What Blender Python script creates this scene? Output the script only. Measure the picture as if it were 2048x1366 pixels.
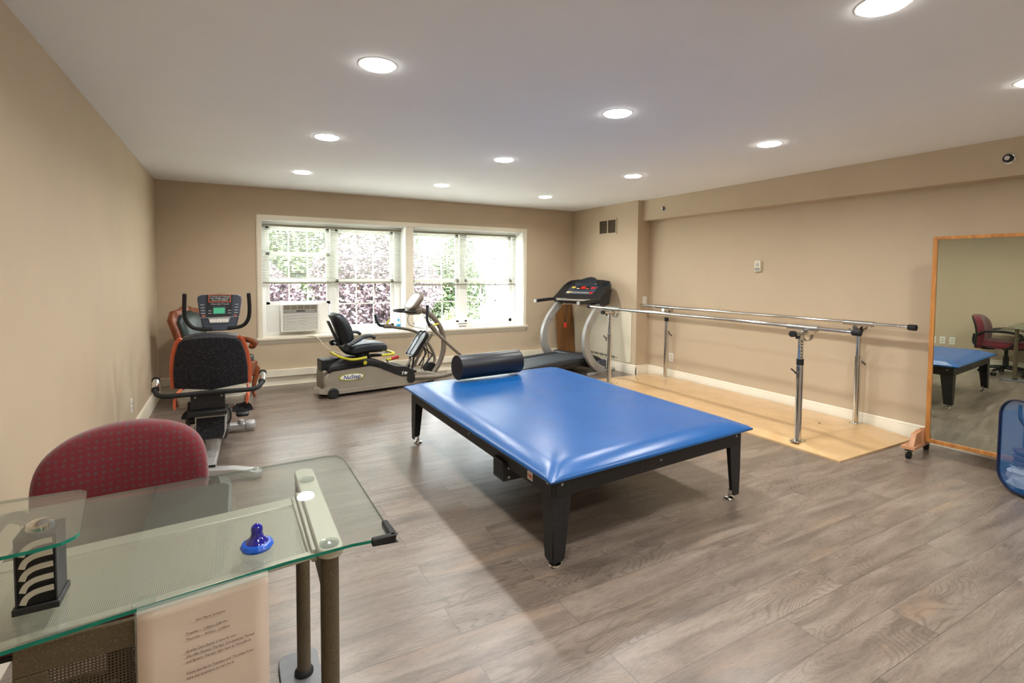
import bpy, bmesh, math, random
from mathutils import Vector, Matrix
for o in list(bpy.data.objects): bpy.data.objects.remove(o)
SC = bpy.context.scene
COL = SC.collection
PI = math.pi
R = math.radians
random.seed(7)

# ------------------------------------------------------------------ camera, world, exposure
F_PX, YAW, PITCH, ROLL, CAM_H, CY = 1019.6, 0.5019, -0.0439, 0.0068, 1.4231, -92.53
cy_, sy_, cp_, sp_ = math.cos(YAW), math.sin(YAW), math.cos(PITCH), math.sin(PITCH)
fwd = Vector((sy_*cp_, cy_*cp_, sp_)); rt = Vector((cy_, -sy_, 0)); up = rt.cross(fwd)
rt2 = rt*math.cos(ROLL)+up*math.sin(ROLL); up2 = -rt*math.sin(ROLL)+up*math.cos(ROLL)
cam = bpy.data.cameras.new('camera'); camo = bpy.data.objects.new('camera', cam); COL.objects.link(camo)
m = Matrix((rt2, up2, -fwd)).transposed().to_4x4(); m.translation = Vector((0, 0, CAM_H))
camo.matrix_world = m
cam.sensor_width = 36.0; cam.sensor_fit = 'HORIZONTAL'; cam.lens = F_PX/2048*36
cam.shift_y = CY/2048; cam.clip_start = 0.02; cam.clip_end = 200
SC.camera = camo
SC.view_settings.view_transform = 'Standard'; SC.view_settings.look = 'None'
SC.view_settings.gamma = 1.0; SC.view_settings.use_curve_mapping = False
SC.view_settings.exposure = 0.34
LIGHT_STRENGTH = 28.0      # lens glow
LAMP_WATTS, LAMP_SPREAD = 12.0, 158.0
w = bpy.data.worlds.new('sky'); SC.world = w; w.use_nodes = True
nt = w.node_tree; bg = nt.nodes['Background']
sky = nt.nodes.new('ShaderNodeTexSky')
try: sky.sky_type = 'HOSEK_WILKIE'
except Exception: pass
sky.turbidity = 6.0; sky.sun_direction = Vector((-0.3, -0.6, 0.75)).normalized()
mx = nt.nodes.new('ShaderNodeMixRGB'); mx.inputs[0].default_value = 0.6
mx.inputs[2].default_value = (.95, .98, 1.0, 1)
nt.links.new(sky.outputs[0], mx.inputs[1]); nt.links.new(mx.outputs[0], bg.inputs[0])
bg.inputs[1].default_value = 19.0
sun = bpy.data.lights.new('sun', 'SUN'); sun.energy = 30.0; sun.angle = R(2); sun.color = (1, .96, .88)
suno = bpy.data.objects.new('sun', sun); COL.objects.link(suno)
suno.rotation_euler = Vector((0.3, 0.6, -0.75)).to_track_quat('-Z', 'Y').to_euler()

# ------------------------------------------------------------------ room numbers (metres)
XL, YB, ZC, XR, XCH, XSOF, ZSOF, YCH, YF = -0.746, 6.94, 2.44, 5.18, 4.95, 5.035, 2.16, 5.40, -1.9
CAMO = Vector((0, 0, CAM_H))

# ------------------------------------------------------------------ materials
def lin(c):
    return tuple(((v/255)/12.92 if v/255 <= .04045 else ((v/255+.055)/1.055)**2.4) for v in c)
def new_mat(name):
    m = bpy.data.materials.new(name); m.use_nodes = True
    return m, m.node_tree, m.node_tree.nodes['Principled BSDF']
def N(nt, t, **kw):
    n = nt.nodes.new(t)
    for k, v in kw.items(): setattr(n, k, v)
    return n
def coords(nt, scale=(1, 1, 1), rot=(0, 0, 0), kind='Object'):
    tc = N(nt, 'ShaderNodeTexCoord'); mp = N(nt, 'ShaderNodeMapping')
    mp.inputs['Scale'].default_value = scale; mp.inputs['Rotation'].default_value = rot
    nt.links.new(tc.outputs[kind], mp.inputs['Vector']); return mp.outputs[0]
def ramp(nt, fac, stops):
    r = N(nt, 'ShaderNodeValToRGB'); e = r.color_ramp.elements
    e[0].position = stops[0][0]; e[0].color = (*stops[0][1], 1)
    e[1].position = stops[-1][0]; e[1].color = (*stops[-1][1], 1)
    for p, c in stops[1:-1]:
        x = e.new(p); x.color = (*c, 1)
    nt.links.new(fac, r.inputs[0]); return r.outputs[0]
def mat(name, rgb, rough=.5, metal=0.0, var=.06, nscale=40, bump=0.0, bscale=200, spec=.5, coat=0, speck=None):
    """painted / moulded surface: base colour with slight procedural mottling, optional bump, optional flecks"""
    m, nt, p = new_mat(name); c = lin(rgb)
    v = coords(nt)
    n = N(nt, 'ShaderNodeTexNoise'); n.inputs['Scale'].default_value = nscale; n.inputs['Detail'].default_value = 3
    nt.links.new(v, n.inputs['Vector'])
    lo = tuple(x*(1-var) for x in c); hi = tuple(min(1, x*(1+var)) for x in c)
    col = ramp(nt, n.outputs[0], [(.3, lo), (.7, hi)])
    if speck:
        n2 = N(nt, 'ShaderNodeTexNoise'); n2.inputs['Scale'].default_value = speck[1]; n2.inputs['Detail'].default_value = 1
        nt.links.new(v, n2.inputs['Vector'])
        f = ramp(nt, n2.outputs[0], [(.60, (0, 0, 0)), (.68, (1, 1, 1))])
        mm = N(nt, 'ShaderNodeMixRGB'); nt.links.new(f, mm.inputs[0]); nt.links.new(col, mm.inputs[1])
        mm.inputs[2].default_value = (*lin(speck[0]), 1); col = mm.outputs[0]
    nt.links.new(col, p.inputs['Base Color'])
    p.inputs['Roughness'].default_value = rough; p.inputs['Metallic'].default_value = metal
    p.inputs['Specular IOR Level'].default_value = spec
    if coat: p.inputs['Coat Weight'].default_value = coat; p.inputs['Coat Roughness'].default_value = .1
    if bump:
        n3 = N(nt, 'ShaderNodeTexNoise'); n3.inputs['Scale'].default_value = bscale; n3.inputs['Detail'].default_value = 2
        nt.links.new(v, n3.inputs['Vector'])
        b = N(nt, 'ShaderNodeBump'); b.inputs['Strength'].default_value = bump; b.inputs['Distance'].default_value = .002
        nt.links.new(n3.outputs[0], b.inputs['Height']); nt.links.new(b.outputs[0], p.inputs['Normal'])
    return m
def wood(name, dark, light, scale=(2, 25, 25), rough=.35, rot=(0, 0, 0), coat=0):
    m, nt, p = new_mat(name); v = coords(nt, scale, rot)
    n = N(nt, 'ShaderNodeTexNoise'); n.inputs['Scale'].default_value = 2.0; n.inputs['Detail'].default_value = 6
    n.inputs['Distortion'].default_value = .6
    nt.links.new(v, n.inputs['Vector'])
    nt.links.new(ramp(nt, n.outputs[0], [(.3, lin(dark)), (.7, lin(light))]), p.inputs['Base Color'])
    p.inputs['Roughness'].default_value = rough
    if coat: p.inputs['Coat Weight'].default_value = coat; p.inputs['Coat Roughness'].default_value = .15
    return m
def glass(name, tint, spec=1.0, alpha=.0, rough=0.0, ior=1.5, diff=(1, 1, 1)):
    """thin sheet glass: tinted see-through with fresnel reflection, plus an optional diffuse body or veil colour (alpha)"""
    m, nt, p = new_mat(name); nt.nodes.remove(p)
    out = nt.nodes['Material Output']
    tr = N(nt, 'ShaderNodeBsdfTransparent'); tr.inputs[0].default_value = (*tint, 1)
    gl = N(nt, 'ShaderNodeBsdfGlossy'); gl.inputs['Roughness'].default_value = rough
    df = N(nt, 'ShaderNodeBsdfDiffuse'); df.inputs[0].default_value = (*(lin(diff) if max(diff) > 1 else diff), 1)
    lw = N(nt, 'ShaderNodeLayerWeight'); lw.inputs[0].default_value = .5      # Schlick fresnel, the same from both faces
    pw = N(nt, 'ShaderNodeMath', operation='POWER'); pw.inputs[1].default_value = 5.0; nt.links.new(lw.outputs['Facing'], pw.inputs[0])
    f0 = ((ior-1)/(ior+1))**2
    fr = N(nt, 'ShaderNodeMath', operation='MULTIPLY_ADD'); fr.inputs[1].default_value = 1-f0; fr.inputs[2].default_value = f0; nt.links.new(pw.outputs[0], fr.inputs[0])
    nz = N(nt, 'ShaderNodeTexNoise'); nz.inputs['Scale'].default_value = 3
    nt.links.new(coords(nt), nz.inputs['Vector'])
    ml = N(nt, 'ShaderNodeMath', operation='MULTIPLY'); ml.inputs[1].default_value = spec
    nt.links.new(fr.outputs[0], ml.inputs[0])
    a = N(nt, 'ShaderNodeMath', operation='MULTIPLY_ADD'); a.inputs[1].default_value = alpha*.2; a.inputs[2].default_value = alpha*.9
    nt.links.new(nz.outputs[0], a.inputs[0])
    m1 = N(nt, 'ShaderNodeMixShader'); nt.links.new(a.outputs[0], m1.inputs[0]); nt.links.new(tr.outputs[0], m1.inputs[1]); nt.links.new(df.outputs[0], m1.inputs[2])
    m2 = N(nt, 'ShaderNodeMixShader'); nt.links.new(ml.outputs[0], m2.inputs[0]); nt.links.new(m1.outputs[0], m2.inputs[1]); nt.links.new(gl.outputs[0], m2.inputs[2])
    nt.links.new(m2.outputs[0], out.inputs[0]); return m
def emit(name, rgb, s):
    m, nt, p = new_mat(name); p.inputs['Base Color'].default_value = (*lin(rgb), 1)
    n = N(nt, 'ShaderNodeTexNoise'); n.inputs['Scale'].default_value = 5; nt.links.new(coords(nt), n.inputs['Vector'])
    c = lin(rgb)
    nt.links.new(ramp(nt, n.outputs[0], [(0, tuple(x*.97 for x in c)), (1, c)]), p.inputs['Emission Color'])
    p.inputs['Emission Strength'].default_value = s; return m
def perforated(name, rgb, sx, sy, hole=.36, rough=.35, metal=.6, axis='Z'):
    m, nt, p = new_mat(name); v = coords(nt, (sx, sx, sy) if axis != 'Z' else (sx, sy, 1))
    fr = N(nt, 'ShaderNodeVectorMath', operation='FRACTION'); nt.links.new(v, fr.inputs[0])
    sb = N(nt, 'ShaderNodeVectorMath', operation='SUBTRACT'); nt.links.new(fr.outputs[0], sb.inputs[0]); sb.inputs[1].default_value = (.5, .5, .5)
    ml = N(nt, 'ShaderNodeVectorMath', operation='MULTIPLY'); nt.links.new(sb.outputs[0], ml.inputs[0])
    ml.inputs[1].default_value = (1, 1, 0) if axis == 'Z' else (1, 0, 1)
    ln = N(nt, 'ShaderNodeVectorMath', operation='LENGTH'); nt.links.new(ml.outputs[0], ln.inputs[0])
    gt = N(nt, 'ShaderNodeMath', operation='GREATER_THAN'); gt.inputs[1].default_value = hole
    nt.links.new(ln.outputs['Value'], gt.inputs[0]); nt.links.new(gt.outputs[0], p.inputs['Alpha'])
    p.inputs['Base Color'].default_value = (*lin(rgb), 1); p.inputs['Roughness'].default_value = rough; p.inputs['Metallic'].default_value = metal
    return m
def floor_material():
    m, nt, p = new_mat('vinyl_plank_floor'); v = coords(nt)
    br = N(nt, 'ShaderNodeTexBrick'); br.offset = .37; br.squash = 1
    br.inputs['Color1'].default_value = (0, 0, 0, 1); br.inputs['Color2'].default_value = (1, 1, 1, 1); br.inputs['Mortar'].default_value = (.5, .5, .5, 1)
    br.inputs['Scale'].default_value = 1; br.inputs['Mortar Size'].default_value = .0013; br.inputs['Mortar Smooth'].default_value = .3
    br.inputs['Brick Width'].default_value = 1.22; br.inputs['Row Height'].default_value = .18; br.inputs['Bias'].default_value = 0
    nt.links.new(v, br.inputs['Vector'])
    sc = N(nt, 'ShaderNodeVectorMath', operation='SCALE'); sc.inputs[3].default_value = 13.0; nt.links.new(br.outputs['Color'], sc.inputs[0])
    ad = N(nt, 'ShaderNodeVectorMath', operation='ADD'); nt.links.new(v, ad.inputs[0]); nt.links.new(sc.outputs[0], ad.inputs[1])
    def stretched(sx, sy, s, d, dist=0, rough=.55):
        mp = N(nt, 'ShaderNodeMapping'); mp.inputs['Scale'].default_value = (sx, sy, 1); nt.links.new(ad.outputs[0], mp.inputs[0])
        n = N(nt, 'ShaderNodeTexNoise'); n.inputs['Scale'].default_value = s; n.inputs['Detail'].default_value = d
        n.inputs['Distortion'].default_value = dist; n.inputs['Roughness'].default_value = rough
        nt.links.new(mp.outputs[0], n.inputs['Vector']); return n.outputs[0]
    fine = stretched(9, 95, 2.2, 6, .3, .75)
    mid = stretched(1.2, 7, 1.6, 5, .8)
    broad = stretched(.55, 2.0, 1.3, 2, .4)
    cont = stretched(1.0, 4.6, 1.5, 1.2, .5, .3)
    k = N(nt, 'ShaderNodeMath', operation='MULTIPLY'); k.inputs[1].default_value = 62; nt.links.new(cont, k.inputs[0])
    fr = N(nt, 'ShaderNodeMath', operation='PINGPONG'); fr.inputs[1].default_value = 1; nt.links.new(k.outputs[0], fr.inputs[0])
    base = ramp(nt, mid, [(.28, lin((97, 85, 76))), (.5, lin((121, 108, 97))), (.72, lin((139, 127, 116)))])
    def mixc(fac, a, bcol, mode='MIX', f=1.0):
        mm = N(nt, 'ShaderNodeMixRGB', blend_type=mode)
        if isinstance(fac, float): mm.inputs[0].default_value = fac
        else: nt.links.new(fac, mm.inputs[0])
        nt.links.new(a, mm.inputs[1])
        if isinstance(bcol, tuple): mm.inputs[2].default_value = (*bcol, 1)
        else: nt.links.new(bcol, mm.inputs[2])
        return mm.outputs[0]
    c = mixc(.75, base, ramp(nt, fine, [(.30, (.42, .40, .38)), (.5, (.97, .97, .97)), (.7, (1.22, 1.22, 1.22))]), 'MULTIPLY')
    rings = ramp(nt, fr.outputs[0], [(.0, (.66, .62, .58)), (.40, (1, 1, 1)), (1, (1.04, 1.04, 1.04))])
    mask = ramp(nt, broad, [(.46, (0, 0, 0)), (.60, (1, 1, 1))])
    c2 = mixc(1.0, c, rings, 'MULTIPLY'); c = mixc(mask, c, c2)
    tan = ramp(nt, stretched(.8, 3.0, 1.7, 3, .6), [(.60, (0, 0, 0)), (.76, (.38, .38, .38))])
    c = mixc(tan, c, lin((164, 134, 107)))
    dk = ramp(nt, stretched(1.4, 6, 1.9, 4, 1.0), [(.62, (0, 0, 0)), (.78, (.6, .6, .6))])
    c = mixc(dk, c, lin((84, 72, 63)))
    pl = N(nt, 'ShaderNodeMixRGB', blend_type='MULTIPLY'); pl.inputs[0].default_value = 1
    nt.links.new(c, pl.inputs[1])
    nt.links.new(ramp(nt, br.outputs['Color'], [(0, (.88, .88, .88)), (1, (1.06, 1.06, 1.06))]), pl.inputs[2])
    c = mixc(br.outputs['Fac'], pl.outputs[0], lin((74, 64, 56)))
    nt.links.new(c, p.inputs['Base Color'])
    nt.links.new(ramp(nt, fine, [(.3, (.36, .36, .36)), (.7, (.25, .25, .25))]), p.inputs['Roughness'])
    p.inputs['Specular IOR Level'].default_value = .75
    b = N(nt, 'ShaderNodeBump'); b.inputs['Strength'].default_value = .12; b.inputs['Distance'].default_value = .002
    nt.links.new(fine, b.inputs['Height']); nt.links.new(b.outputs[0], p.inputs['Normal'])
    return m
def weave(name, c1, c2, scale, axis='XZ', rough=.9):
    m, nt, p = new_mat(name)
    v = coords(nt, (scale, scale, scale))
    sep = N(nt, 'ShaderNodeSeparateXYZ'); nt.links.new(v, sep.inputs[0])
    cb = N(nt, 'ShaderNodeCombineXYZ'); nt.links.new(sep.outputs['X'], cb.inputs[0]); nt.links.new(sep.outputs['Z' if axis == 'XZ' else 'Y'], cb.inputs[1])
    ck = N(nt, 'ShaderNodeTexVoronoi'); ck.inputs['Scale'].default_value = 1; ck.inputs['Randomness'].default_value = .25
    nt.links.new(cb.outputs[0], ck.inputs['Vector'])
    n = N(nt, 'ShaderNodeTexNoise'); n.inputs['Scale'].default_value = 12; nt.links.new(v, n.inputs['Vector'])
    ad = N(nt, 'ShaderNodeMath', operation='MULTIPLY_ADD'); ad.inputs[1].default_value = .5; nt.links.new(n.outputs[0], ad.inputs[0]); nt.links.new(ck.outputs['Distance'], ad.inputs[2])
    nt.links.new(ramp(nt, ad.outputs[0], [(.44, lin(c2)), (.60, lin(c1))]), p.inputs['Base Color'])
    p.inputs['Roughness'].default_value = rough; p.inputs['Sheen Weight'].default_value = .3
    return m
def mesh_fabric(name, rgb, scale):
    m, nt, p = new_mat(name); v = coords(nt, (scale, scale, scale))
    n = N(nt, 'ShaderNodeTexVoronoi'); n.inputs['Randomness'].default_value = 0; nt.links.new(v, n.inputs['Vector'])
    nt.links.new(ramp(nt, n.outputs['Distance'], [(.30, (.04, .04, .04)), (.52, (.32, .32, .32))]), p.inputs['Alpha'])
    p.inputs['Base Color'].default_value = (*lin(rgb), 1); p.inputs['Roughness'].default_value = .5
    return m
def leaf_mat(name, a, b):
    m, nt, p = new_mat(name); n = N(nt, 'ShaderNodeTexNoise'); n.inputs['Scale'].default_value = 2.5; n.inputs['Detail'].default_value = 3
    nt.links.new(coords(nt), n.inputs['Vector'])
    nt.links.new(ramp(nt, n.outputs[0], [(.4, lin(a)), (.6, lin(b))]), p.inputs['Base Color'])
    p.inputs['Roughness'].default_value = .6; p.inputs['Transmission Weight'].default_value = 0
    return m

M = {}
M['floor'] = floor_material()
M['wall'] = mat('tan_wall_paint', (196, 178, 152), .75, var=.02, nscale=3, bump=.05, bscale=150, spec=.3)
M['ceiling'] = mat('white_ceiling_paint', (244, 245, 246), .85, var=.012, nscale=1.5, spec=.2)
M['trim'] = mat('cream_trim_paint', (236, 228, 208), .4, var=.02, nscale=6)
M['sash'] = mat('white_vinyl', (240, 240, 236), .4, var=.01)
M['pane'] = glass('window_glass', (.97, .98, .97), .8)
M['blind'] = mat('blind_slat', (196, 196, 182), .5, var=.02)
M['brail'] = mat('blind_rail', (160, 156, 140), .5)
M['light'] = emit('lamp_lens', (255, 252, 245), LIGHT_STRENGTH)
M['white'] = mat('white_plastic', (232, 230, 224), .4, var=.02)
M['offwhite'] = mat('ivory_plastic', (224, 216, 192), .4, var=.02)
M['chrome'] = mat('chrome', (215, 215, 212), .12, 1.0, var=.02)
M['blackchrome'] = mat('black_chrome', (40, 40, 42), .18, .9)
M['steel'] = mat('brushed_steel', (175, 175, 172), .35, 1.0, var=.05)
M['blackplastic'] = mat('black_plastic', (26, 27, 29), .42, var=.15)
M['blackrubber'] = mat('black_rubber', (20, 20, 21), .7, var=.2)
M['blackpowder'] = mat('black_powder_coat', (14, 14, 15), .5, var=.2, speck=((62, 62, 64), 420))
M['blackfabric'] = mat('black_speckled_fabric', (20, 20, 24), .95, var=.3, speck=((88, 88, 100), 260), bump=.3, bscale=500)
M['bluevinyl'] = mat('blue_vinyl', (10, 82, 148), .27, var=.05, nscale=5, bump=.15, bscale=260, spec=.55)
M['blackvinyl'] = mat('black_vinyl', (22, 25, 34), .36, var=.15, bump=.15, bscale=300)
M['darkvinyl'] = mat('charcoal_vinyl', (34, 42, 50), .4, var=.12, bump=.2, bscale=300)
M['silver'] = mat('silver_paint', (172, 172, 170), .35, .35, var=.04)
M['taupe'] = mat('taupe_paint', (150, 142, 128), .4, .1, var=.04)
M['taupedark'] = mat('dark_taupe_paint', (122, 113, 101), .38, .25, var=.05)
M['yellow'] = mat('yellow_green_grip', (196, 186, 38), .45, var=.06)
M['lime'] = mat('lime_print', (164, 172, 40), .4)
M['navyprint'] = mat('navy_print', (34, 48, 104), .4)
M['paperwhite'] = mat('white_print', (238, 238, 234), .5)
M['maple'] = wood('maple_plywood', (196, 160, 112), (212, 178, 132), (3, 3, 3), .32, coat=.2)
M['oak'] = wood('honey_oak', (158, 100, 46), (196, 136, 70), (16, 16, 2.5), .4)
M['pinkwood'] = wood('rosy_alder', (176, 124, 88), (198, 148, 110), (8, 8, 3), .45)
M['cherry'] = wood('carved_cherry_wood', (92, 40, 16), (150, 78, 38), (9, 9, 3), .3, coat=.3)
M['brownboard'] = wood('brown_veneer_board', (116, 76, 38), (146, 100, 54), (6, 6, 1.2), .45)
M['greenleather'] = mat('green_black_leather', (40, 54, 52), .32, var=.12, bump=.2, bscale=120)
M['redfabric'] = weave('burgundy_woven_fabric', (106, 22, 32), (88, 54, 60), 48)
M['redplain'] = weave('burgundy_seat_fabric', (104, 22, 32), (86, 50, 56), 48, 'XY')
M['deskglass'] = glass('desk_glass', (.94, .96, .945), 1.0, .05, 0, 1.5, (176, 180, 172))  # grey diffuse share paints the pale veil of reflected ceiling
M['glassedge'] = mat('green_glass_edge', (22, 120, 100), .15, var=.15, nscale=20)
M['shadededge'] = glass('shaded_glass_edge', (.62, .68, .64), .6, .3, .1, 1.5, (120, 132, 124))  # same green glass, greyed to paint the dimmer look of the far edges
M['smoked'] = glass('smoked_glass', (.30, .31, .30), .8, .35, .1, 1.5, (70, 72, 70))
M['champagne'] = mat('champagne_aluminium', (186, 182, 166), .38, .3, var=.03)
M['bronze'] = mat('bronze_powder_coat', (98, 86, 68), .42, .45, var=.06, speck=((132, 120, 96), 500))
M['perfshelf'] = perforated('perforated_champagne_metal', (172, 168, 152), 250, 250, .22, .4, .1)
M['perfpanel'] = perforated('perforated_bronze_metal', (96, 84, 66), 170, 170, .33, .4, .4, 'Y')
M['clear'] = glass('clear_plastic', (.92, .95, .93), 1.4, .12, .05, 1.6, (210, 215, 210))
M['blueglass'] = mat('cobalt_glass', (4, 10, 132), .06, var=.1, spec=.9, coat=.6)
M['bluering'] = mat('azure_plastic', (16, 84, 190), .25, var=.08, coat=.3)
M['paper'] = mat('cream_notice_paper', (208, 190, 174), .4, var=.03, nscale=9, coat=.35)
M['ink'] = mat('brown_ink', (84, 60, 50), .7)
M['orange'] = mat('orange_trim', (212, 104, 70), .45, var=.06)
M['greenlcd'] = emit('green_display', (64, 158, 118), .35)
M['slate'] = mat('slate_console', (52, 60, 74), .45, var=.1)
M['slategrey'] = mat('grey_base_plate', (112, 114, 118), .45)
M['belt'] = mat('treadmill_belt', (58, 66, 72), .6, var=.15, nscale=120)
M['redplastic'] = mat('red_plastic', (196, 36, 26), .4)
M['yellowprint'] = mat('yellow_print', (196, 170, 60), .5)
M['mirror'] = mat('mirror_silver', (208, 214, 200), .0, 1.0, var=.0)
M['navyband'] = mat('navy_ribbon', (12, 26, 58), .6, var=.15)
M['bluemesh'] = mesh_fabric('blue_mesh_fabric', (34, 104, 168), 420)
M['purpletowel'] = mat('purple_towel', (92, 70, 88), .95, var=.25, nscale=60, bump=.6, bscale=300)
M['whitetowel'] = mat('white_towel', (206, 212, 222), .95, var=.1, nscale=60, bump=.6, bscale=250)
M['acgrey'] = mat('ac_grille', (150, 148, 142), .5)
M['acdark'] = mat('ac_dark', (70, 66, 56), .6)
M['ventbrown'] = mat('vent_louvre', (112, 94, 70), .6)
M['cablewhite'] = mat('white_cable', (220, 214, 200), .5)
M['bluebottle'] = mat('bright_blue_plastic', (30, 160, 214), .35)
M['cloud'] = mat('grey_print', (150, 150, 150), .6)
M['leafred'] = leaf_mat('purple_maple_leaves', (66, 52, 60), (116, 102, 108))
M['leafgreen'] = leaf_mat('green_leaves', (50, 68, 42), (96, 112, 76))
M['leafpale'] = leaf_mat('pale_shrub_leaves', (90, 106, 64), (136, 142, 100))
M['bark'] = mat('bark', (96, 80, 68), .9, var=.3)
M['bounceground'] = mat('pale_bounce_ground', (206, 206, 196), .9, var=.3, nscale=30)  # pale so that the ground reflects daylight into the room
M['siding'] = mat('white_siding', (196, 198, 202), .6, var=.03)
M['roof'] = mat('grey_shingles', (104, 116, 124), .8, var=.2)
M['darkwin'] = mat('dark_window', (60, 70, 82), .2)

# ------------------------------------------------------------------ mesh builder
class MB:
    def __init__(s): s.v = []; s.f = []; s.mi = []; s.cur = 0
    def mat(s, i): s.cur = i; return s
    def add(s, vs, fs):
        b = len(s.v); s.v += [Vector(x) for x in vs]; s.f += [tuple(b+i for i in f) for f in fs]; s.mi += [s.cur]*len(fs); return s
    def box(s, c, d, rz=0, rx=0, ry=0):
        X, Y, Z = d[0]/2, d[1]/2, d[2]/2
        vs = [Vector((a*X, b*Y, e*Z)) for a in (-1, 1) for b in (-1, 1) for e in (-1, 1)]
        mr = Matrix.Rotation(rz, 3, 'Z') @ Matrix.Rotation(ry, 3, 'Y') @ Matrix.Rotation(rx, 3, 'X')
        vs = [mr @ q+Vector(c) for q in vs]
        return s.add(vs, [(0, 1, 3, 2), (4, 6, 7, 5), (0, 4, 5, 1), (2, 3, 7, 6), (0, 2, 6, 4), (1, 5, 7, 3)])
    def bb(s, x0, x1, y0, y1, z0, z1): return s.box(((x0+x1)/2, (y0+y1)/2, (z0+z1)/2), (abs(x1-x0), abs(y1-y0), abs(z1-z0)))
    def beam(s, p0, p1, w, h, upv=(0, 0, 1)):
        return s.tube([p0, p1], 1, sec=[(-w/2, -h/2), (w/2, -h/2), (w/2, h/2), (-w/2, h/2)], upv=upv)
    def tube(s, pts, r, n=14, closed=False, sec=None, upv=None, caps=True):
        P = [Vector(p) for p in pts]; k = len(P)
        rs = r if isinstance(r, (list, tuple)) else [r]*k
        T = []
        for i in range(k):
            if closed: d = P[(i+1) % k]-P[i-1]
            else: d = P[min(i+1, k-1)]-P[max(i-1, 0)]
            T.append(d.normalized())
        if upv is not None: u = Vector(upv)
        else: u = Vector((0, 0, 1)) if abs(T[0].z) < .9 else Vector((1, 0, 0))
        sc = sec or [(math.cos(2*PI*j/n), math.sin(2*PI*j/n)) for j in range(n)]
        n = len(sc); vs = []; prev = None
        for i in range(k):
            t = T[i]
            if upv is not None or prev is None: a = t.cross(u)
            else: a = prev-t*prev.dot(t)
            if a.length < 1e-6: a = t.orthogonal()
            a.normalize(); b = a.cross(t); prev = a
            for (x, y) in sc: vs.append(P[i]+a*x*rs[i]+b*y*rs[i])
        fs = []
        rng = k if closed else k-1
        for i in range(rng):
            for j in range(n):
                a0 = i*n+j; a1 = i*n+(j+1) % n; b0 = ((i+1) % k)*n+j; b1 = ((i+1) % k)*n+(j+1) % n
                fs.append((a0, a1, b1, b0))
        if caps and not closed: fs += [tuple(range(n))[::-1], tuple((k-1)*n+j for j in range(n))]
        return s.add(vs, fs)
    def cyl(s, p0, p1, r, n=20, r2=None): return s.tube([p0, p1], [r, r if r2 is None else r2], n)
    def lathe(s, prof, c=(0, 0, 0), axis=(0, 0, 1), n=28):
        ax = Vector(axis).normalized(); a = ax.orthogonal().normalized(); b = ax.cross(a); c = Vector(c); vs = []; fs = []
        for (r, z) in prof:
            for j in range(n): vs.append(c+ax*z+(a*math.cos(2*PI*j/n)+b*math.sin(2*PI*j/n))*max(r, 1e-4))
        for i in range(len(prof)-1):
            for j in range(n): fs.append((i*n+j, i*n+(j+1) % n, (i+1)*n+(j+1) % n, (i+1)*n+j))
        fs += [tuple(range(n))[::-1], tuple((len(prof)-1)*n+j for j in range(n))]
        return s.add(vs, fs)
    def pillow(s, out, layers, O=(0, 0, 0), U=(1, 0, 0), V=(0, 0, 1), W=(0, -1, 0), bend=None):
        """outline in (U,V), stacked layers (scale, depth along W)"""
        O, U, V, W = Vector(O), Vector(U), Vector(V), Vector(W); n = len(out)
        cx = sum(p[0] for p in out)/n; cz = sum(p[1] for p in out)/n; vs = []; fs = []
        ext = max(max(abs(p[0]-cx) for p in out), max(abs(p[1]-cz) for p in out))
        for (sc, dp) in layers:
            inset = (1-sc)*ext
            for p in out:
                dx, dz = p[0]-cx, p[1]-cz; L = math.hypot(dx, dz) or 1
                q = max(0, (L-inset)/L); x, z = cx+dx*q, cz+dz*q
                d2 = dp+(bend(x, z) if bend else 0)
                vs.append(O+U*x+V*z+W*d2)
        k = len(layers)
        for i in range(k-1):
            for j in range(n): fs.append((i*n+j, i*n+(j+1) % n, (i+1)*n+(j+1) % n, (i+1)*n+j))
        for base, flip in ((0, True), ((k-1)*n, False)):
            d2 = layers[0][1] if flip else layers[-1][1]
            b = len(vs); vs.append(O+U*cx+V*cz+W*(d2+(bend(cx, cz) if bend else 0)))
            mid = []
            for j in range(n):
                p = (out[j][0]+cx)/2, (out[j][1]+cz)/2
                mid.append(len(vs)); vs.append((vs[base+j]+vs[b])/2 if not bend else O+U*p[0]+V*p[1]+W*(d2+bend(*p)))
            for j in range(n):
                j2 = (j+1) % n
                q1 = (base+j, base+j2, mid[j2], mid[j]); q2 = (mid[j], mid[j2], b)
                fs += [q1[::-1], q2[::-1]] if flip else [q1, q2]
        return s.add(vs, fs)
    def prism(s, poly, d0, d1, O=(0, 0, 0), U=(1, 0, 0), V=(0, 0, 1), W=(0, 1, 0)):
        O, U, V, W = Vector(O), Vector(U), Vector(V), Vector(W); n = len(poly)
        vs = [O+U*p[0]+V*p[1]+W*d0 for p in poly]+[O+U*p[0]+V*p[1]+W*d1 for p in poly]
        fs = [tuple(range(n)), tuple(range(2*n-1, n-1, -1))]+[(j, j+n, (j+1) % n+n, (j+1) % n) for j in range(n)]
        return s.add(vs, fs)
    def ball(s, c, r, n=16):
        c = Vector(c); rr = r if isinstance(r, (tuple, list)) else (r, r, r); vs = []; fs = []; m_ = n//2
        for i in range(m_+1):
            t = PI*i/m_
            for j in range(n): vs.append(c+Vector((math.sin(t)*math.cos(2*PI*j/n)*rr[0], math.sin(t)*math.sin(2*PI*j/n)*rr[1], math.cos(t)*rr[2])))
        for i in range(m_):
            for j in range(n): fs.append((i*n+j, (i+1)*n+j, (i+1)*n+(j+1) % n, i*n+(j+1) % n))
        return s.add(vs, fs)
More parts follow.
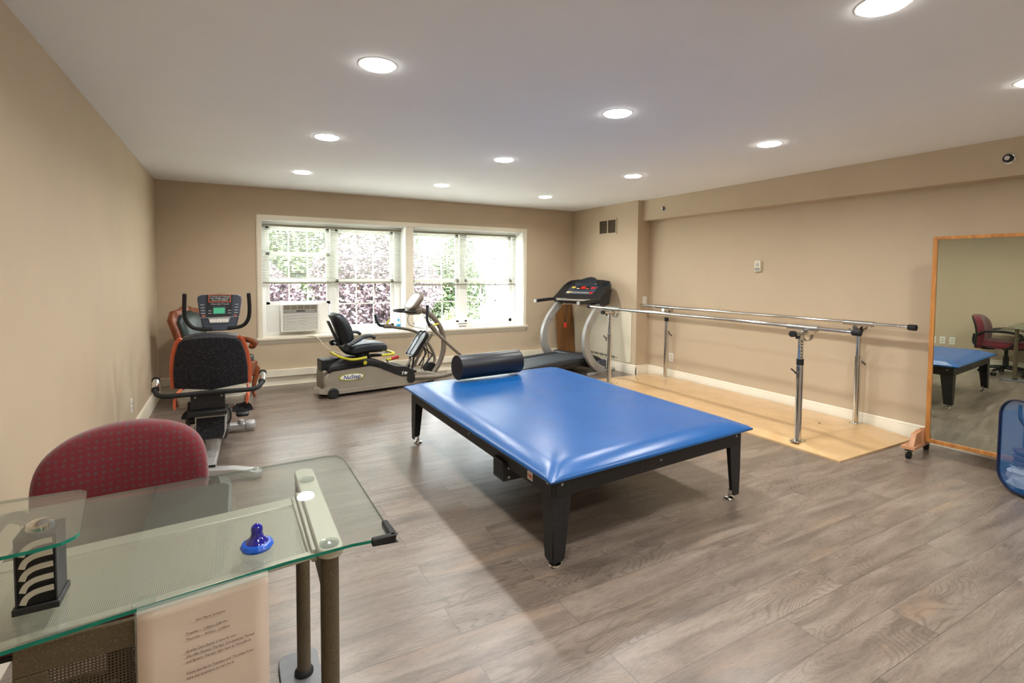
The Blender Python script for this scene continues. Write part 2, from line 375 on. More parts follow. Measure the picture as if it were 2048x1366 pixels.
    def sup(s, c, d, e=.3, n=32, rot=None):
        """superellipsoid cushion"""
        c = Vector(c); vs = []; fs = []; m_ = n//2
        g = lambda v: math.copysign(abs(v)**e, v)
        for i in range(m_+1):
            t = -PI/2+PI*i/m_
            for j in range(n):
                a = 2*PI*j/n
                q = Vector((g(math.cos(t))*g(math.cos(a))*d[0]/2, g(math.cos(t))*g(math.sin(a))*d[1]/2, g(math.sin(t))*d[2]/2))
                if rot: q = rot @ q
                vs.append(c+q)
        for i in range(m_):
            for j in range(n): fs.append((i*n+j, i*n+(j+1) % n, (i+1)*n+(j+1) % n, (i+1)*n+j))
        return s.add(vs, fs)
    def build(s, name, mats, parent=None, bevel=0, seg=2, sharp=35, label=None):
        me = bpy.data.meshes.new(name)
        me.from_pydata([tuple(v) for v in s.v], [], s.f)
        ms = mats if isinstance(mats, (list, tuple)) else [mats]
        for q in ms: me.materials.append(M[q])
        if len(ms) > 1: me.polygons.foreach_set('material_index', s.mi)
        bm = bmesh.new(); bm.from_mesh(me); bmesh.ops.remove_doubles(bm, verts=bm.verts, dist=1e-6)
        bmesh.ops.recalc_face_normals(bm, faces=bm.faces)
        bm.to_mesh(me); bm.free()
        me.polygons.foreach_set('use_smooth', [True]*len(me.polygons))
        try: me.set_sharp_from_angle(angle=R(sharp))
        except Exception: pass
        o = bpy.data.objects.new(name, me); COL.objects.link(o)
        if parent is not None: o.parent = parent
        if bevel:
            b = o.modifiers.new('bevel', 'BEVEL'); b.width = bevel; b.segments = seg; b.limit_method = 'ANGLE'; b.angle_limit = R(40)
            b.harden_normals = False
        if label: o['label'] = label
        return o
def smooth(pts, k=6, closed=False):
    P = [Vector(p) for p in pts]; n = len(P); out = []
    rng = n if closed else n-1
    for i in range(rng):
        if closed: p0, p1, p2, p3 = P[i-1], P[i], P[(i+1) % n], P[(i+2) % n]
        else: p0, p1, p2, p3 = P[max(i-1, 0)], P[i], P[i+1], P[min(i+2, n-1)]
        for j in range(k):
            t = j/k
            out.append(.5*((2*p1)+(-p0+p2)*t+(2*p0-5*p1+4*p2-p3)*t*t+(-p0+3*p1-3*p2+p3)*t**3))
    if not closed: out.append(P[-1])
    return out
def sm2(pts, k=5): return [(p.x, p.y) for p in smooth([(a, b, 0) for a, b in pts], k, True)]
def rrect(w, h, r, n=5, cx=0, cy=0):
    o = []
    for (sx, sy, a0) in ((1, 1, 0), (-1, 1, 90), (-1, -1, 180), (1, -1, 270)):
        for i in range(n+1):
            a = R(a0+90*i/n); o.append((cx+sx*(w/2-r)+r*math.cos(a), cy+sy*(h/2-r)+r*math.sin(a)))
    return o
def tag(o, label=None, cat=None, group=None, kind=None):
    if label: o['label'] = label
    if cat: o['category'] = cat
    if group: o['group'] = group
    if kind: o['kind'] = kind
    return o
def thing(name, label, cat, loc=(0, 0, 0), rz=0, group=None):
    o = bpy.data.objects.new(name, None); COL.objects.link(o); o.empty_display_size = .1
    o.location = loc; o.rotation_euler = (0, 0, rz); return tag(o, label, cat, group)
def struct(name, mb, mat_, parent=None, bevel=0):
    o = mb.build(name, mat_, parent, bevel)
    if parent is None: o['kind'] = 'structure'
    return o
def text(name, s_, size, O, U, V, mat_, parent, shear=0, depth=.0006, align='LEFT', bold=0, label=None, fit=None):
    cu = bpy.data.curves.new('t', 'FONT'); cu.body = s_; cu.size = size; cu.extrude = depth; cu.shear = shear
    cu.align_x = align; cu.resolution_u = 3; cu.offset = bold
    ob = bpy.data.objects.new('t', cu); COL.objects.link(ob)
    dg = bpy.context.evaluated_depsgraph_get(); me = bpy.data.meshes.new_from_object(ob.evaluated_get(dg))
    bpy.data.objects.remove(ob)
    U, V = Vector(U).normalized(), Vector(V).normalized(); W = U.cross(V); O = Vector(O)
    k_ = fit/max(v.co.x for v in me.vertices) if fit else 1
    for v in me.vertices: c = Vector((v.co.x*k_, v.co.y, v.co.z)); v.co = O+U*c.x+V*c.y+W*c.z
    me.materials.clear(); me.materials.append(M[mat_])
    o = bpy.data.objects.new(name, me); COL.objects.link(o); o.parent = parent
    if label: o['label'] = label
    return o
def dup(root, loc=None, rz=None, label=None):
    def rec(a, parent):
        c = a.copy(); COL.objects.link(c); c.parent = parent
        for ch in list(a.children): rec(ch, c)
        return c
    r = rec(root, None)
    if loc is not None: r.location = loc
    if rz is not None: r.rotation_euler = (0, 0, rz)
    if label: r['label'] = label
    return r

# ------------------------------------------------------------------ room shell
struct('floor', MB().bb(XL-.15, XR+.15, YF-.15, YB+.15, -.1, 0), 'floor')
struct('ceiling', MB().bb(XL-.15, XR+.15, YF-.15, YB+.4, ZC, ZC+.12), 'ceiling')
struct('wall_left', MB().bb(XL-.15, XL, YF-.15, YB+.4, 0, ZC), 'wall')
struct('wall_right', MB().bb(XR, XR+.15, YF-.15, YB+.4, 0, ZC), 'wall')
struct('wall_front', MB().bb(XL, XR, YF-.15, YF, 0, ZC), 'wall')
WX0, WX1, WZ0, WZ1 = .318, 4.005, .60, 2.055
b = MB(); yb1 = YB+.36
b.bb(XL, WX0, YB, yb1, 0, ZC); b.bb(WX1, XR, YB, yb1, 0, ZC); b.bb(WX0, WX1, YB, yb1, 0, WZ0); b.bb(WX0, WX1, YB, yb1, WZ1, ZC)
struct('wall_back', b, 'wall')
struct('wall_chase', MB().bb(XCH, XR, YCH, YB, 0, ZC), 'wall')
struct('wall_soffit', MB().bb(XSOF, XR, YF, YCH, ZSOF, ZC), 'wall')
def bboard(name, p0, p1, nrm, h=.135, t=.018):
    p0, p1, nrm = Vector(p0), Vector(p1), Vector(nrm); d = (p1-p0); L = d.length; d.normalize()
    prof = [(0, 0), (t, 0), (t, h-.03), (t*.75, h-.022), (t*.8, h-.012), (t*.45, h-.003), (0, h)]
    b = MB().prism(prof, 0, L, O=p0, U=nrm, V=(0, 0, 1), W=d); return struct(name, b, 'trim')
bboard('baseboard_left', (XL, YF, 0), (XL, YB, 0), (1, 0, 0), .15, .02)
bboard('baseboard_right', (XR, YF, 0), (XR, YCH, 0), (-1, 0, 0))
bboard('baseboard_chase_side', (XCH-.018, YCH, 0), (XR, YCH, 0), (0, -1, 0))
bboard('baseboard_chase', (XCH, YCH-.018, 0), (XCH, YB, 0), (-1, 0, 0))
bboard('baseboard_front', (XL, YF, 0), (XR, YF, 0), (0, 1, 0))
b = MB(); b.bb(XL, XCH, YB-.016, YB, 0, .115); b.bb(XL, XCH, YB-.05, YB, .115, .20)
b.bb(XL, XCH, YB-.026, YB, 0, .012)
struct('baseboard_back', b, 'trim', bevel=.003)
for xj in (1.29, 2.6):
    pass
# window casing, stool, apron, centre post (trim)
b = MB()
for (o_, t_) in ((0, .012), (.012, .02), (.030, .014)):
    w_ = .056-o_
    b.bb(WX0-w_, WX0, YB-t_, YB, WZ0, WZ1+w_); b.bb(WX1, WX1+w_, YB-t_, YB, WZ0, WZ1+w_); b.bb(WX0, WX1, YB-t_, YB, WZ1, WZ1+w_)
struct('trim_1', b, 'trim', bevel=.002)
b = MB(); b.bb(WX0-.07, WX1+.07, YB-.045, YB+.30, WZ0-.025, WZ0+.002); b.prism([(0, 0), (.03, .05), (.035, .062), (0, .062)], WX0-.055, WX1+.055, O=(0, YB, WZ0-.085), U=(0, -1, 0), V=(0, 0, 1), W=(1, 0, 0))
struct('trim_2', b, 'trim', bevel=.003)
PX0, PX1 = 2.122, 2.225
struct('trim_3', MB().bb(PX0, PX1, YB-.006, YB+.33, WZ0, WZ1), 'trim', bevel=.002)
def lining(name, x0, x1):
    b = MB(); t = .006
    b.bb(x0, x0+t, YB+.001, YB+.3, WZ0, WZ1); b.bb(x1-t, x1, YB+.001, YB+.3, WZ0, WZ1); b.bb(x0, x1, YB+.001, YB+.3, WZ1-t, WZ1)
    struct(name, b, 'sash')
lining('trim_4', WX0, PX0); lining('trim_5', PX1, WX1)

# ------------------------------------------------------------------ windows (two wide units, each with two double-hung sashes)
YW = YB+.27
def sash(x0, x1, z0, z1, y, parent, cols=3, rows=2, fr=.045):
    f = MB(); f.bb(x0, x0+fr, y, y+.03, z0, z1); f.bb(x1-fr, x1, y, y+.03, z0, z1); f.bb(x0, x1, y, y+.03, z0, z0+fr); f.bb(x0, x1, y, y+.03, z1-fr, z1)
    s_ = f.build('sash', 'sash', parent, bevel=.003)
    g = MB(); g.bb(x0+fr, x1-fr, y+.013, y+.017, z0+fr, z1-fr); g.build('pane', 'pane', s_)
    mu = MB(); ix0, ix1, iz0, iz1 = x0+fr, x1-fr, z0+fr, z1-fr
    for i in range(1, cols): x = ix0+(ix1-ix0)*i/cols; mu.bb(x-.008, x+.008, y+.009, y+.021, iz0, iz1)
    for i in range(1, rows): z = iz0+(iz1-iz0)*i/rows; mu.bb(ix0, ix1, y+.009, y+.021, z-.008, z+.008)
    mu.build('muntin_grid', 'sash', s_)
def window_unit(name, x0, x1, lights, low_open=None):
    root = bpy.data.objects.new(name, None); COL.objects.link(root); root['kind'] = 'structure'
    f = MB(); z0, z1 = WZ0+.002, WZ1-.006
    f.bb(x0, x1, YW-.02, YW+.08, z0, z0+.045); f.bb(x0, x1, YW-.02, YW+.08, z1-.05, z1)
    xs = [x0]+[v for a in lights for v in a]+[x1]
    for i in range(0, len(xs), 2): f.bb(xs[i], xs[i+1], YW-.02, YW+.08, z0+.045, z1-.05)
    f.build('window_frame', 'sash', root, bevel=.003)
    for i, (a, c) in enumerate(lights):
        zm = 1.30
        sash(a, c, zm-.02, z1-.05, YW+.035, root)
        if low_open == i: sash(a, c, .985, 1.67, YW, root)
        else: sash(a, c, z0+.045, zm+.02, YW, root)
    return root
window_unit('window_1', WX0+.006, PX0-.006, [(.375, 1.155), (1.225, 2.025)], low_open=0)
window_unit('window_2', PX1+.006, WX1-.006, [(2.285, 3.03), (3.12, 3.945)])

# blinds
def blind(x0, x1, ztop, zbot, label):
    t = thing('venetian_blind', label, 'blind', ((x0+x1)/2, YB+.20, zbot)); hw = (x1-x0)/2; H = ztop-zbot
    MB().bb(-hw, hw, -.02, .02, H-.03, H).build('head_rail', 'brail', t, bevel=.002)
    s_ = MB(); n = int((H-.06)/.0205)
    for i in range(n):
        z = .022+i*(H-.06)/n
        s_.add([(-hw+.004, -.012, z+.003), (hw-.004, -.012, z+.003), (hw-.004, 0, z+.0022), (-hw+.004, 0, z+.0022), (hw-.004, .012, z-.003), (-hw+.004, .012, z-.003),
                (-hw+.004, -.012, z+.0036), (hw-.004, -.012, z+.0036), (hw-.004, 0, z+.0028), (-hw+.004, 0, z+.0028), (hw-.004, .012, z-.0024), (-hw+.004, .012, z-.0024)],
               [(0, 3, 2, 1), (3, 5, 4, 2), (6, 7, 8, 9), (9, 8, 10, 11), (0, 1, 7, 6), (5, 11, 10, 4)])
    s_.build('slats', 'blind', t)
    MB().bb(-hw, hw, -.013, .013, 0, .018).build('bottom_rail', 'brail', t, bevel=.002)
    for fx in (-.86, -.4, .05, .5, .88):
        c = MB()
        for yy in (-.0135, .0135): c.cyl((fx*hw, yy, .01), (fx*hw, yy, H-.02), .0009, 5)
        c.build('ladder_cord', 'white', t)
    MB().cyl((-hw+.09, -.026, H-.42), (-hw+.09, -.026, H-.03), .004, 8).build('tilt_wand', 'clear', t)
    return t
blind(WX0+.012, PX0-.012, 2.02, 1.262, 'white slatted blind half lowered over the left window above the air conditioner')
blind(PX1+.012, WX1-.03, 2.02, 1.228, 'white slatted blind half lowered over the right window')

# window air conditioner with filler panels
t = thing('air_conditioner', 'white window air conditioner set in the bottom of the left window', 'air conditioner', (.765, YB+.27, .602))
MB().bb(-.225, .225, -.03, .33, .052, .385).build('casing', 'white', t, bevel=.004)
MB().prism(rrect(.46, .35, .012, cx=0, cy=.225), -.155, -.03).build('front_panel', 'white', t, bevel=.003)
gl = MB(); gl.bb(-.205, .205, -.158, -.154, .065, .27)
g = gl.build('intake_grille', 'acgrey', t)
s_ = MB()
for i in range(13): s_.box((0, -.159, .075+i*.0152), (.40-.002*i*0, .008, .0065), rx=R(25))
s_.build('grille_louvres', 'white', g)
MB().bb(-.205, .205, -.1575, -.153, .33, .388).build('outlet_vent', 'acdark', t)
s_ = MB()
for i in range(4): s_.bb(-.2, .2, -.160, -.157, .338+i*.013, .3405+i*.013)
for i in range(6): s_.bb(-.2+i*.08-.0015, -.2+i*.08+.0015, -.161, -.157, .333, .386)
s_.build('vent_louvres', 'offwhite', t)
MB().bb(-.205, .205, -.1575, -.154, .282, .325).build('control_strip', 'acgrey', t)
MB().bb(-.05, .055, -.1595, -.157, .305, .321).build('display', 'blackplastic', t)
MB().cyl((.185, -.161, .312), (.185, -.157, .312), .008, 12).build('badge', 'acdark', t)
text('lettering', 'Frigidaire', .010, (-.195, -.158, .291), (1, 0, 0), (0, 0, 1), 'acdark', t)
f = MB(); f.bb(-.415, -.226, .0, .02, .0, .385); f.bb(.226, .372, .0, .02, .0, .385); f.bb(-.226, .226, .0, .02, 0, .052)
f.bb(-.415, .372, -.004, .0, .372, .395)
f.build('filler_panels', 'white', t, bevel=.002)

cord = MB().tube(smooth([(.60, 7.10, .612), (.66, 7.02, .608), (.80, 6.91, .606), (.91, 6.885, .598), (.96, 6.87, .56), (1.03, 6.85, .47), (1.13, 6.85, .40), (1.25, 6.87, .345), (1.34, 6.89, .29), (1.40, 6.90, .23), (1.43, 6.88, .21)], 6), .0045, 8)
tag(cord.build('power_cord', 'cablewhite'), 'white power cord trailing from the air conditioner over the window sill', 'cord')

# things on the sill
t = thing('carton', 'small white printed carton lying on the window sill', 'box', (3.05, YB+.13, .603), R(3))
MB().bb(-.12, .12, -.045, .045, 0, .038).build('box_body', 'white', t, bevel=.002)
MB().bb(-.1, .02, -.0458, -.045, .008, .028).build('print', 'cloud', t)
t2 = thing('carton', 'white printed carton stacked on another carton on the sill', 'box', (3.04, YB+.13, .6412), R(-4))
MB().bb(-.118, .118, -.04, .04, 0, .034).build('box_body', 'white', t2, bevel=.002)
MB().bb(-.09, .05, -.0408, -.04, .008, .026).build('print', 'cloud', t2)
t = thing('spray_bottle', 'small bright blue bottle on the sill beside the window post', 'bottle', (2.045, YB+.11, .603))
MB().lathe([(0, 0), (.028, 0), (.03, .01), (.03, .09), (.018, .115), (.012, .13)]).build('bottle_body', 'white', t)
MB().lathe([(.014, .128), (.014, .155), (.01, .165), (.0, .166)]).build('cap', 'bluebottle', t)
MB().lathe([(.0302, .02), (.031, .025), (.031, .085), (.0302, .088)]).build('wrapper', 'bluebottle', t)

# ------------------------------------------------------------------ recessed ceiling lights
cols_ = [(.643, 'left row'), (2.16, 'middle row'), (3.68, 'right row')]
rows_ = [(5.66, 'closest to the back wall'), (4.10, 'second from the back wall'), (2.56, 'third from the back wall'), (1.05, 'fourth from the back wall'), (-.5, 'unseen behind the desk end of the room')]  # last row is out of view, added for the light it gives
proto = None
for (x, cn) in cols_:
    for (y, rn) in rows_:
        if x > 3 and y == 5.66: y = 5.80
        lb = 'round recessed ceiling light in the %s, %s' % (cn, rn)
        if proto is None:
            t = thing('recessed_light', lb, 'ceiling light', (x, y, ZC), 0, 'round recessed ceiling lights')
            MB().lathe([(.083, -.0005), (.083, -.002), (.088, -.003), (.093, -.0025), (.095, -.0005)]).build('trim_ring', 'white', t)
            MB().lathe([(0, -.002), (.083, -.002), (.083, -.005), (.078, -.009), (.055, -.0125), (0, -.014)][::-1]).build('lens', 'light', t)
            la = bpy.data.lights.new('lamp', 'AREA'); la.shape = 'DISK'; la.size = .15; la.energy = LAMP_WATTS; la.spread = R(LAMP_SPREAD); la.color = (1, .985, .95)
            lo_ = bpy.data.objects.new('lamp', la); COL.objects.link(lo_); lo_.location = (0, 0, -.0165); lo_.parent = t
            proto = t
        else: dup(proto, (x, y, ZC), 0, lb)

# ------------------------------------------------------------------ wall fittings
def outlet(loc, rz, label, n=2):
    t = thing('wall_outlet', label, 'outlet', loc, rz)
    MB().prism(rrect(.072, .116, .004), -.006, 0).build('cover_plate', 'white', t, bevel=.001)
    for dz in (-.02, .02):
        f = MB().prism(rrect(.034, .028, .01, cy=dz), -.0085, -.006).build('socket', 'offwhite', t)
        s_ = MB(); s_.bb(-.009, -.006, -.0092, -.0085, dz-.002, dz+.008); s_.bb(.006, .009, -.0092, -.0085, dz-.002, dz+.007); s_.cyl((0, -.0092, dz-.008), (0, -.0085, dz-.008), .0028, 10)
        s_.build('slots', 'blackplastic', f)
    return t
# local -y faces into the room
outlet((XR, 4.955, .30), R(-90), 'white duplex outlet on the right wall behind the parallel bars')
outlet((XL, 5.139, .31), R(90), 'white outlet low on the left wall near the recumbent bike')
for y, l in ((2.92, 'white outlet on the left wall, farthest from the desk of three seen in the mirror'), (2.80, 'ivory outlet on the left wall, between two others seen in the mirror'), (2.68, 'white outlet on the left wall nearest the red chair, seen in the mirror')):
    outlet((XL, y, .385), R(90), l)
t = thing('switch_plate', 'white blank switch plate on the chase side above the far bar', 'switch', (5.097, YCH, 1.046))
MB().prism(rrect(.072, .116, .004), -.006, 0).build('cover_plate', 'white', t, bevel=.001)
MB().prism(rrect(.012, .022, .002), -.011, -.006).build('toggle', 'offwhite', t)
t = thing('thermostat', 'small beige thermostat box on the right wall', 'thermostat', (XR, 3.688, 1.518), R(-90))
MB().prism(rrect(.075, .12, .006), -.03, 0).build('housing', 'offwhite', t, bevel=.002)
MB().lathe([(0, 0), (.02, 0), (.018, .006), (0, .006)], (0, -.03, .015), (0, -1, 0)).build('dial', 'silver', t)
MB().bb(-.03, .03, -.032, -.03, -.05, -.02).build('vent_slots', 'acgrey', t)
for (y, lb) in ((1.572, 'round chrome and black sprinkler head on the soffit above the mirror'), (5.0, 'small round chrome sprinkler head on the soffit by the chase')):
    t = thing('sprinkler_head', lb, 'sprinkler', (XSOF, y, 2.29), R(-90))
    rr = .042 if y < 3 else .032
    MB().lathe([(rr, 0), (rr, .006), (rr*.8, .012), (rr*.72, .010), (rr*.7, .001)], (0, 0, 0), (0, -1, 0)).build('escutcheon', 'chrome', t)
    MB().lathe([(rr*.7, 0), (rr*.7, .003), (0, .004)], (0, 0, 0), (0, -1, 0)).build('recess', 'blackplastic', t)
    s_ = MB().cyl((0, 0, 0), (0, -.03, 0), .008, 12); s_.lathe([(0, 0), (.016, 0), (.016, .002), (0, .002)], (0, -.035, 0), (0, -1, 0)); s_.cyl((-.01, -.01, 0), (0, -.036, 0), .0025, 6); s_.cyl((.01, -.01, 0), (0, -.036, 0), .0025, 6)
    s_.build('deflector', 'chrome', t)
t = thing('air_vent', 'square tan return air grille high on the chase wall', 'vent', (XCH, 6.043, 2.12), R(-90))
b = MB()
for (a, c, e, f_) in ((-.205, .205, -.115, -.095), (-.205, .205, .095, .115), (-.205, -.185, -.095, .095), (.185, .205, -.095, .095), (-.01, .01, -.095, .095)): b.bb(a, c, -.012, 0, e, f_)
b.build('vent_frame', 'wall', t, bevel=.001)
MB().bb(-.185, .185, -.003, 0, -.095, .095).build('backing', 'acdark', t)
s_ = MB()
for i in range(19): s_.box((0, -.007, -.09+i*.01), (.37, .009, .0015), rx=R(40))
s_.build('louvres', 'ventbrown', t)
# convector cover panel on the chase
t = thing('radiator_cover', 'large white metal radiator cover panel on the chase with bottom slots', 'radiator cover', (XCH, 6.17, 0), R(-90))
MB().bb(-.675, .68, -.012, 0, .145, .885).build('panel', 'offwhite', t, bevel=.003)
b = MB()
for i in range(44):
    x = -.42+i*.0185
    b.box((x, -.0125, .19), (.0085, .002, .042), ry=R(-35)) if i % 7 else None
b.build('slots', 'acdark', t)
for (x, z) in ((-.66, .87), (.665, .87), (-.66, .16), (.665, .16)): MB().cyl((x, -.016, z), (x, -.012, z), .006, 10).build('screw', 'acdark', t)
# brown board
t = MB(); t.box((0, 0, .385), (.33, .018, .79))
o = t.build('leaning_board', 'brownboard', bevel=.002); o.location = (4.765, YB-.135, 0.003); o.rotation_euler = (R(-7.5), 0, 0); o.scale = (1, 1, 1.17)
tag(o, 'brown wooden board leaning on the back wall behind the treadmill', 'board')

# ------------------------------------------------------------------ mat table
A, B_, C_, D_ = Vector((1.27, 1.93)), Vector((2.84, 2.04)), Vector((2.86, 4.28)), Vector((1.25, 4.14))
def q2(u, v): return A*(1-u)*(1-v)+B_*u*(1-v)+C_*u*v+D_*(1-u)*v
ctr = q2(.5, .5); tm = thing('mat_table', 'wide blue vinyl therapy mat table with black metal frame and tapered legs', 'mat table', (ctr.x, ctr.y, 0))
def ql(u, v, z): p = q2(u, v)-ctr; return Vector((p.x, p.y, z))
b = MB(); nu, nv = 60, 80; W_, L_ = 1.58, 2.22
def dist(u, v):
    a = min(u, 1-u)*W_; c = min(v, 1-v)*L_; return a, c
def pad_top(u, v):
    a, c = dist(u, v)
    h = (1-math.exp(-a/.055))*(1-math.exp(-c/.055))
    d = min(a, c)
    crease = -.006*math.exp(-((a-c)/.02)**2)*math.exp(-d/.12) + .004*math.exp(-((d-.10)/.05)**2) if d < .4 else 0
    return .470+.034*h+crease+.004*math.sin(v*4+u*3)*h
def remap(i, n):
    t = i/n; return t + (-.32*math.sin(2*PI*t)/(2*PI))*2.2
us = [max(0, min(1, remap(i, nu))) for i in range(nu+1)]; vs_ = [max(0, min(1, remap(j, nv))) for j in range(nv+1)]
verts = [ql(u, v, pad_top(u, v)) for v in vs_ for u in us]; n1 = nu+1
faces = [(j*n1+i, j*n1+i+1, (j+1)*n1+i+1, (j+1)*n1+i) for j in range(nv) for i in range(nu)]
ring = [i for i in range(nu+1)]+[j*n1+nu for j in range(1, nv+1)]+[nv*n1+i for i in range(nu-1, -1, -1)]+[j*n1 for j in range(nv-1, 0, -1)]
prev = ring
for (off, z) in ((.006, .462), (.004, .452), (-.012, .446)):
    cur = []
    for idx in ring:
        p = verts[idx]; d = Vector((p.x, p.y, 0)).normalized()*off*1.3; cur.append(len(verts)); verts.append(Vector((p.x+d.x, p.y+d.y, z)))
    k = len(ring)
    faces += [(prev[i], cur[i], cur[(i+1) % k], prev[(i+1) % k]) for i in range(k)]; prev = cur
faces.append(tuple(prev))
b.add(verts, faces); b.build('mat_pad', 'bluevinyl', tm, sharp=60)
# frame aprons
fz0, fz1 = .355, .447
IU, IV = .038, .026
cs = [ql(IU, IV, 0), ql(1-IU, IV, 0), ql(1-IU, 1-IV, 0), ql(IU, 1-IV, 0)]
b = MB()
for i in range(4):
    p, q = cs[i].copy(), cs[(i+1) % 4].copy(); p.z = q.z = (fz0+fz1)/2; b.beam(p, q, .03, fz1-fz0)
b.add([cs[0]+Vector((0, 0, .43)), cs[1]+Vector((0, 0, .43)), cs[2]+Vector((0, 0, .43)), cs[3]+Vector((0, 0, .43)), cs[0]+Vector((0, 0, .446)), cs[1]+Vector((0, 0, .446)), cs[2]+Vector((0, 0, .446)), cs[3]+Vector((0, 0, .446))],
      [(0, 3, 2, 1), (4, 5, 6, 7), (0, 1, 5, 4), (1, 2, 6, 5), (2, 3, 7, 6), (3, 0, 4, 7)])
b.build('table_frame', 'blackpowder', tm, bevel=.002)
for i in range(4):
    c = cs[i]; e1 = (cs[(i+1) % 4]-c).normalized(); e2 = (cs[(i-1) % 4]-c).normalized(); out = -(e1+e2).normalized()*.02
    b = MB()
    for (e, o2) in ((e1, e2), (e2, e1)):
        O = c+out*.9
        poly = [(0, fz1-.002), (.108, fz1-.002), (.108, fz0+.0), (.072, .045), (.055, .036), (.006, .036), (0, .2)]
        b.prism(poly, 0, .006, O=O, U=e, V=(0, 0, 1), W=o2)
    lg = b.build('leg', 'blackpowder', tm, bevel=.001)
    fp = c+e1*.030+e2*.030
    MB().lathe([(0, 0), (.032, 0), (.034, .005), (.03, .012), (.012, .018), (.012, .03), (.008, .032), (.008, .06)], fp).build('levelling_foot', 'chrome', lg)
    for (e, o2) in ((e1, e2), (e2, e1)): MB().lathe([(0, 0), (.009, 0), (.007, .004), (0, .004)], c+out*.9+e*.05+Vector((0, 0, .415)), -o2, 12).build('bolt', 'steel', lg)
p = (cs[0]*.77+cs[3]*.23)
p = p+Vector((-.018, .02, 0))
b = MB(); b.bb(p.x-.02, p.x+1.2, p.y-.06, p.y+.06, .275, .385)
bo = b.build('cross_beam', 'blackpowder', tm, bevel=.002)
b = MB(); b.bb(p.x-.0215, p.x-.02, p.y-.045, p.y+.045, .292, .365); b.build('beam_opening', 'blackrubber', bo)
for z in (.295, .348): MB().lathe([(0, 0), (.01, 0), (.008, .005), (0, .005)], (p.x+.015, p.y-.06, z), (0, -1, 0), 12).build('bolt', 'steel', bo)
n_ = (cs[3]-cs[0]).normalized(); sd = Vector((-1, 0, 0))
o0 = cs[0]+n_*.17+sd*.0165
b = MB().add([o0+Vector((0, 0, .372)), o0+n_*.05+Vector((0, 0, .372)), o0+n_*.05+Vector((0, 0, .415)), o0+Vector((0, 0, .415)), o0+Vector((.002, 0, .372)), o0+n_*.05+Vector((.002, 0, .372)), o0+n_*.05+Vector((.002, 0, .415)), o0+Vector((.002, 0, .415))],
             [(0, 3, 2, 1), (4, 5, 6, 7), (0, 1, 5, 4), (1, 2, 6, 5), (2, 3, 7, 6), (3, 0, 4, 7)])
st = b.build('maker_sticker', 'paperwhite', tm, label='white sticker with red emblem')
text('emblem', 'HH', .030, o0+n_*.044+sd*.0012+Vector((0, 0, .383)), -n_, (0, 0, 1), 'orange', st, bold=.001)
for (i, f_) in ((0, .5), (3, .55)):
    p = cs[i].lerp(cs[(i+1) % 4], f_); e = (cs[(i+1) % 4]-cs[i]).normalized(); o2 = Vector((e.y, -e.x, 0))
    MB().lathe([(0, 0), (.007, 0), (.005, .004), (0, .004)], p+o2*.015+Vector((0, 0, .40)), o2, 10).build('bolt', 'steel', tm)

# bolster
t = thing('bolster', 'black vinyl cylinder bolster lying on the blue mat table', 'bolster', (1.98, 4.035, .613), R(6))
hr, hl = .104, .315
MB().lathe([(0, -hl), (hr*.93, -hl), (hr*.985, -hl+.004), (hr, -hl+.014), (hr, hl-.014), (hr*.985, hl-.004), (hr*.93, hl), (0, hl)], (0, 0, 0), (1, 0, 0), 48).build('bolster_body', 'blackvinyl', t)
b = MB()
for s2 in (-1, 1): b.tube([(s2*(hl-.003), hr*.985*math.cos(a), hr*.985*math.sin(a)) for a in [2*PI*i/40 for i in range(40)]], .004, 6, closed=True)
b.build('piping', 'blackplastic', t)

# ------------------------------------------------------------------ parallel bars on plywood platform
pb = thing('parallel_bars', 'chrome parallel walking bars bolted to a maple plywood platform', 'parallel bars', (4.6, 3.8, 0))
PZ = .045
# platform: flat deck with a ramp at each end and bevelled edge
x0, x1, y0, y1 = 4.02-4.6, 5.145-4.6, 2.14-3.8, 5.36-3.8
yc0, yc1 = y0+.37, y1-.30
b = MB(); xa = x0+.085
P = [(x0, y0, .012), (x1, y0, .012), (x1, yc0, PZ), (x1, yc1, PZ), (x1, y1, .012), (x0, y1, .012), (x0, yc1, .014), (x0, yc0, .014), (xa, yc0, PZ), (xa, yc1, PZ)]
Pb = [(p[0], p[1], 0) for p in P[:8]]
v_ = P+Pb
b.add(v_, [(0, 1, 2, 8), (0, 8, 7), (8, 2, 3, 9), (9, 3, 4, 5), (5, 6, 9), (7, 8, 9, 6),
           (10, 11, 1, 0), (11, 12, 2, 1), (12, 13, 3, 2), (13, 14, 4, 3), (14, 15, 5, 4), (15, 16, 6, 5), (16, 17, 7, 6), (17, 10, 0, 7), (10, 17, 16, 15, 14, 13, 12, 11)])
b.build('platform', 'maple', pb, sharp=2)
b = MB()
for (x, y) in ((x0+.13, yc0+.05), (x0+.75, yc0+.22), (x0+.2, yc1-.12), (x0+.62, yc1-.05)): b.cyl((x, y, PZ), (x, y, PZ+.0015), .012, 12)
b.build('recessed_screws', 'blackplastic', pb)
RZ = .985
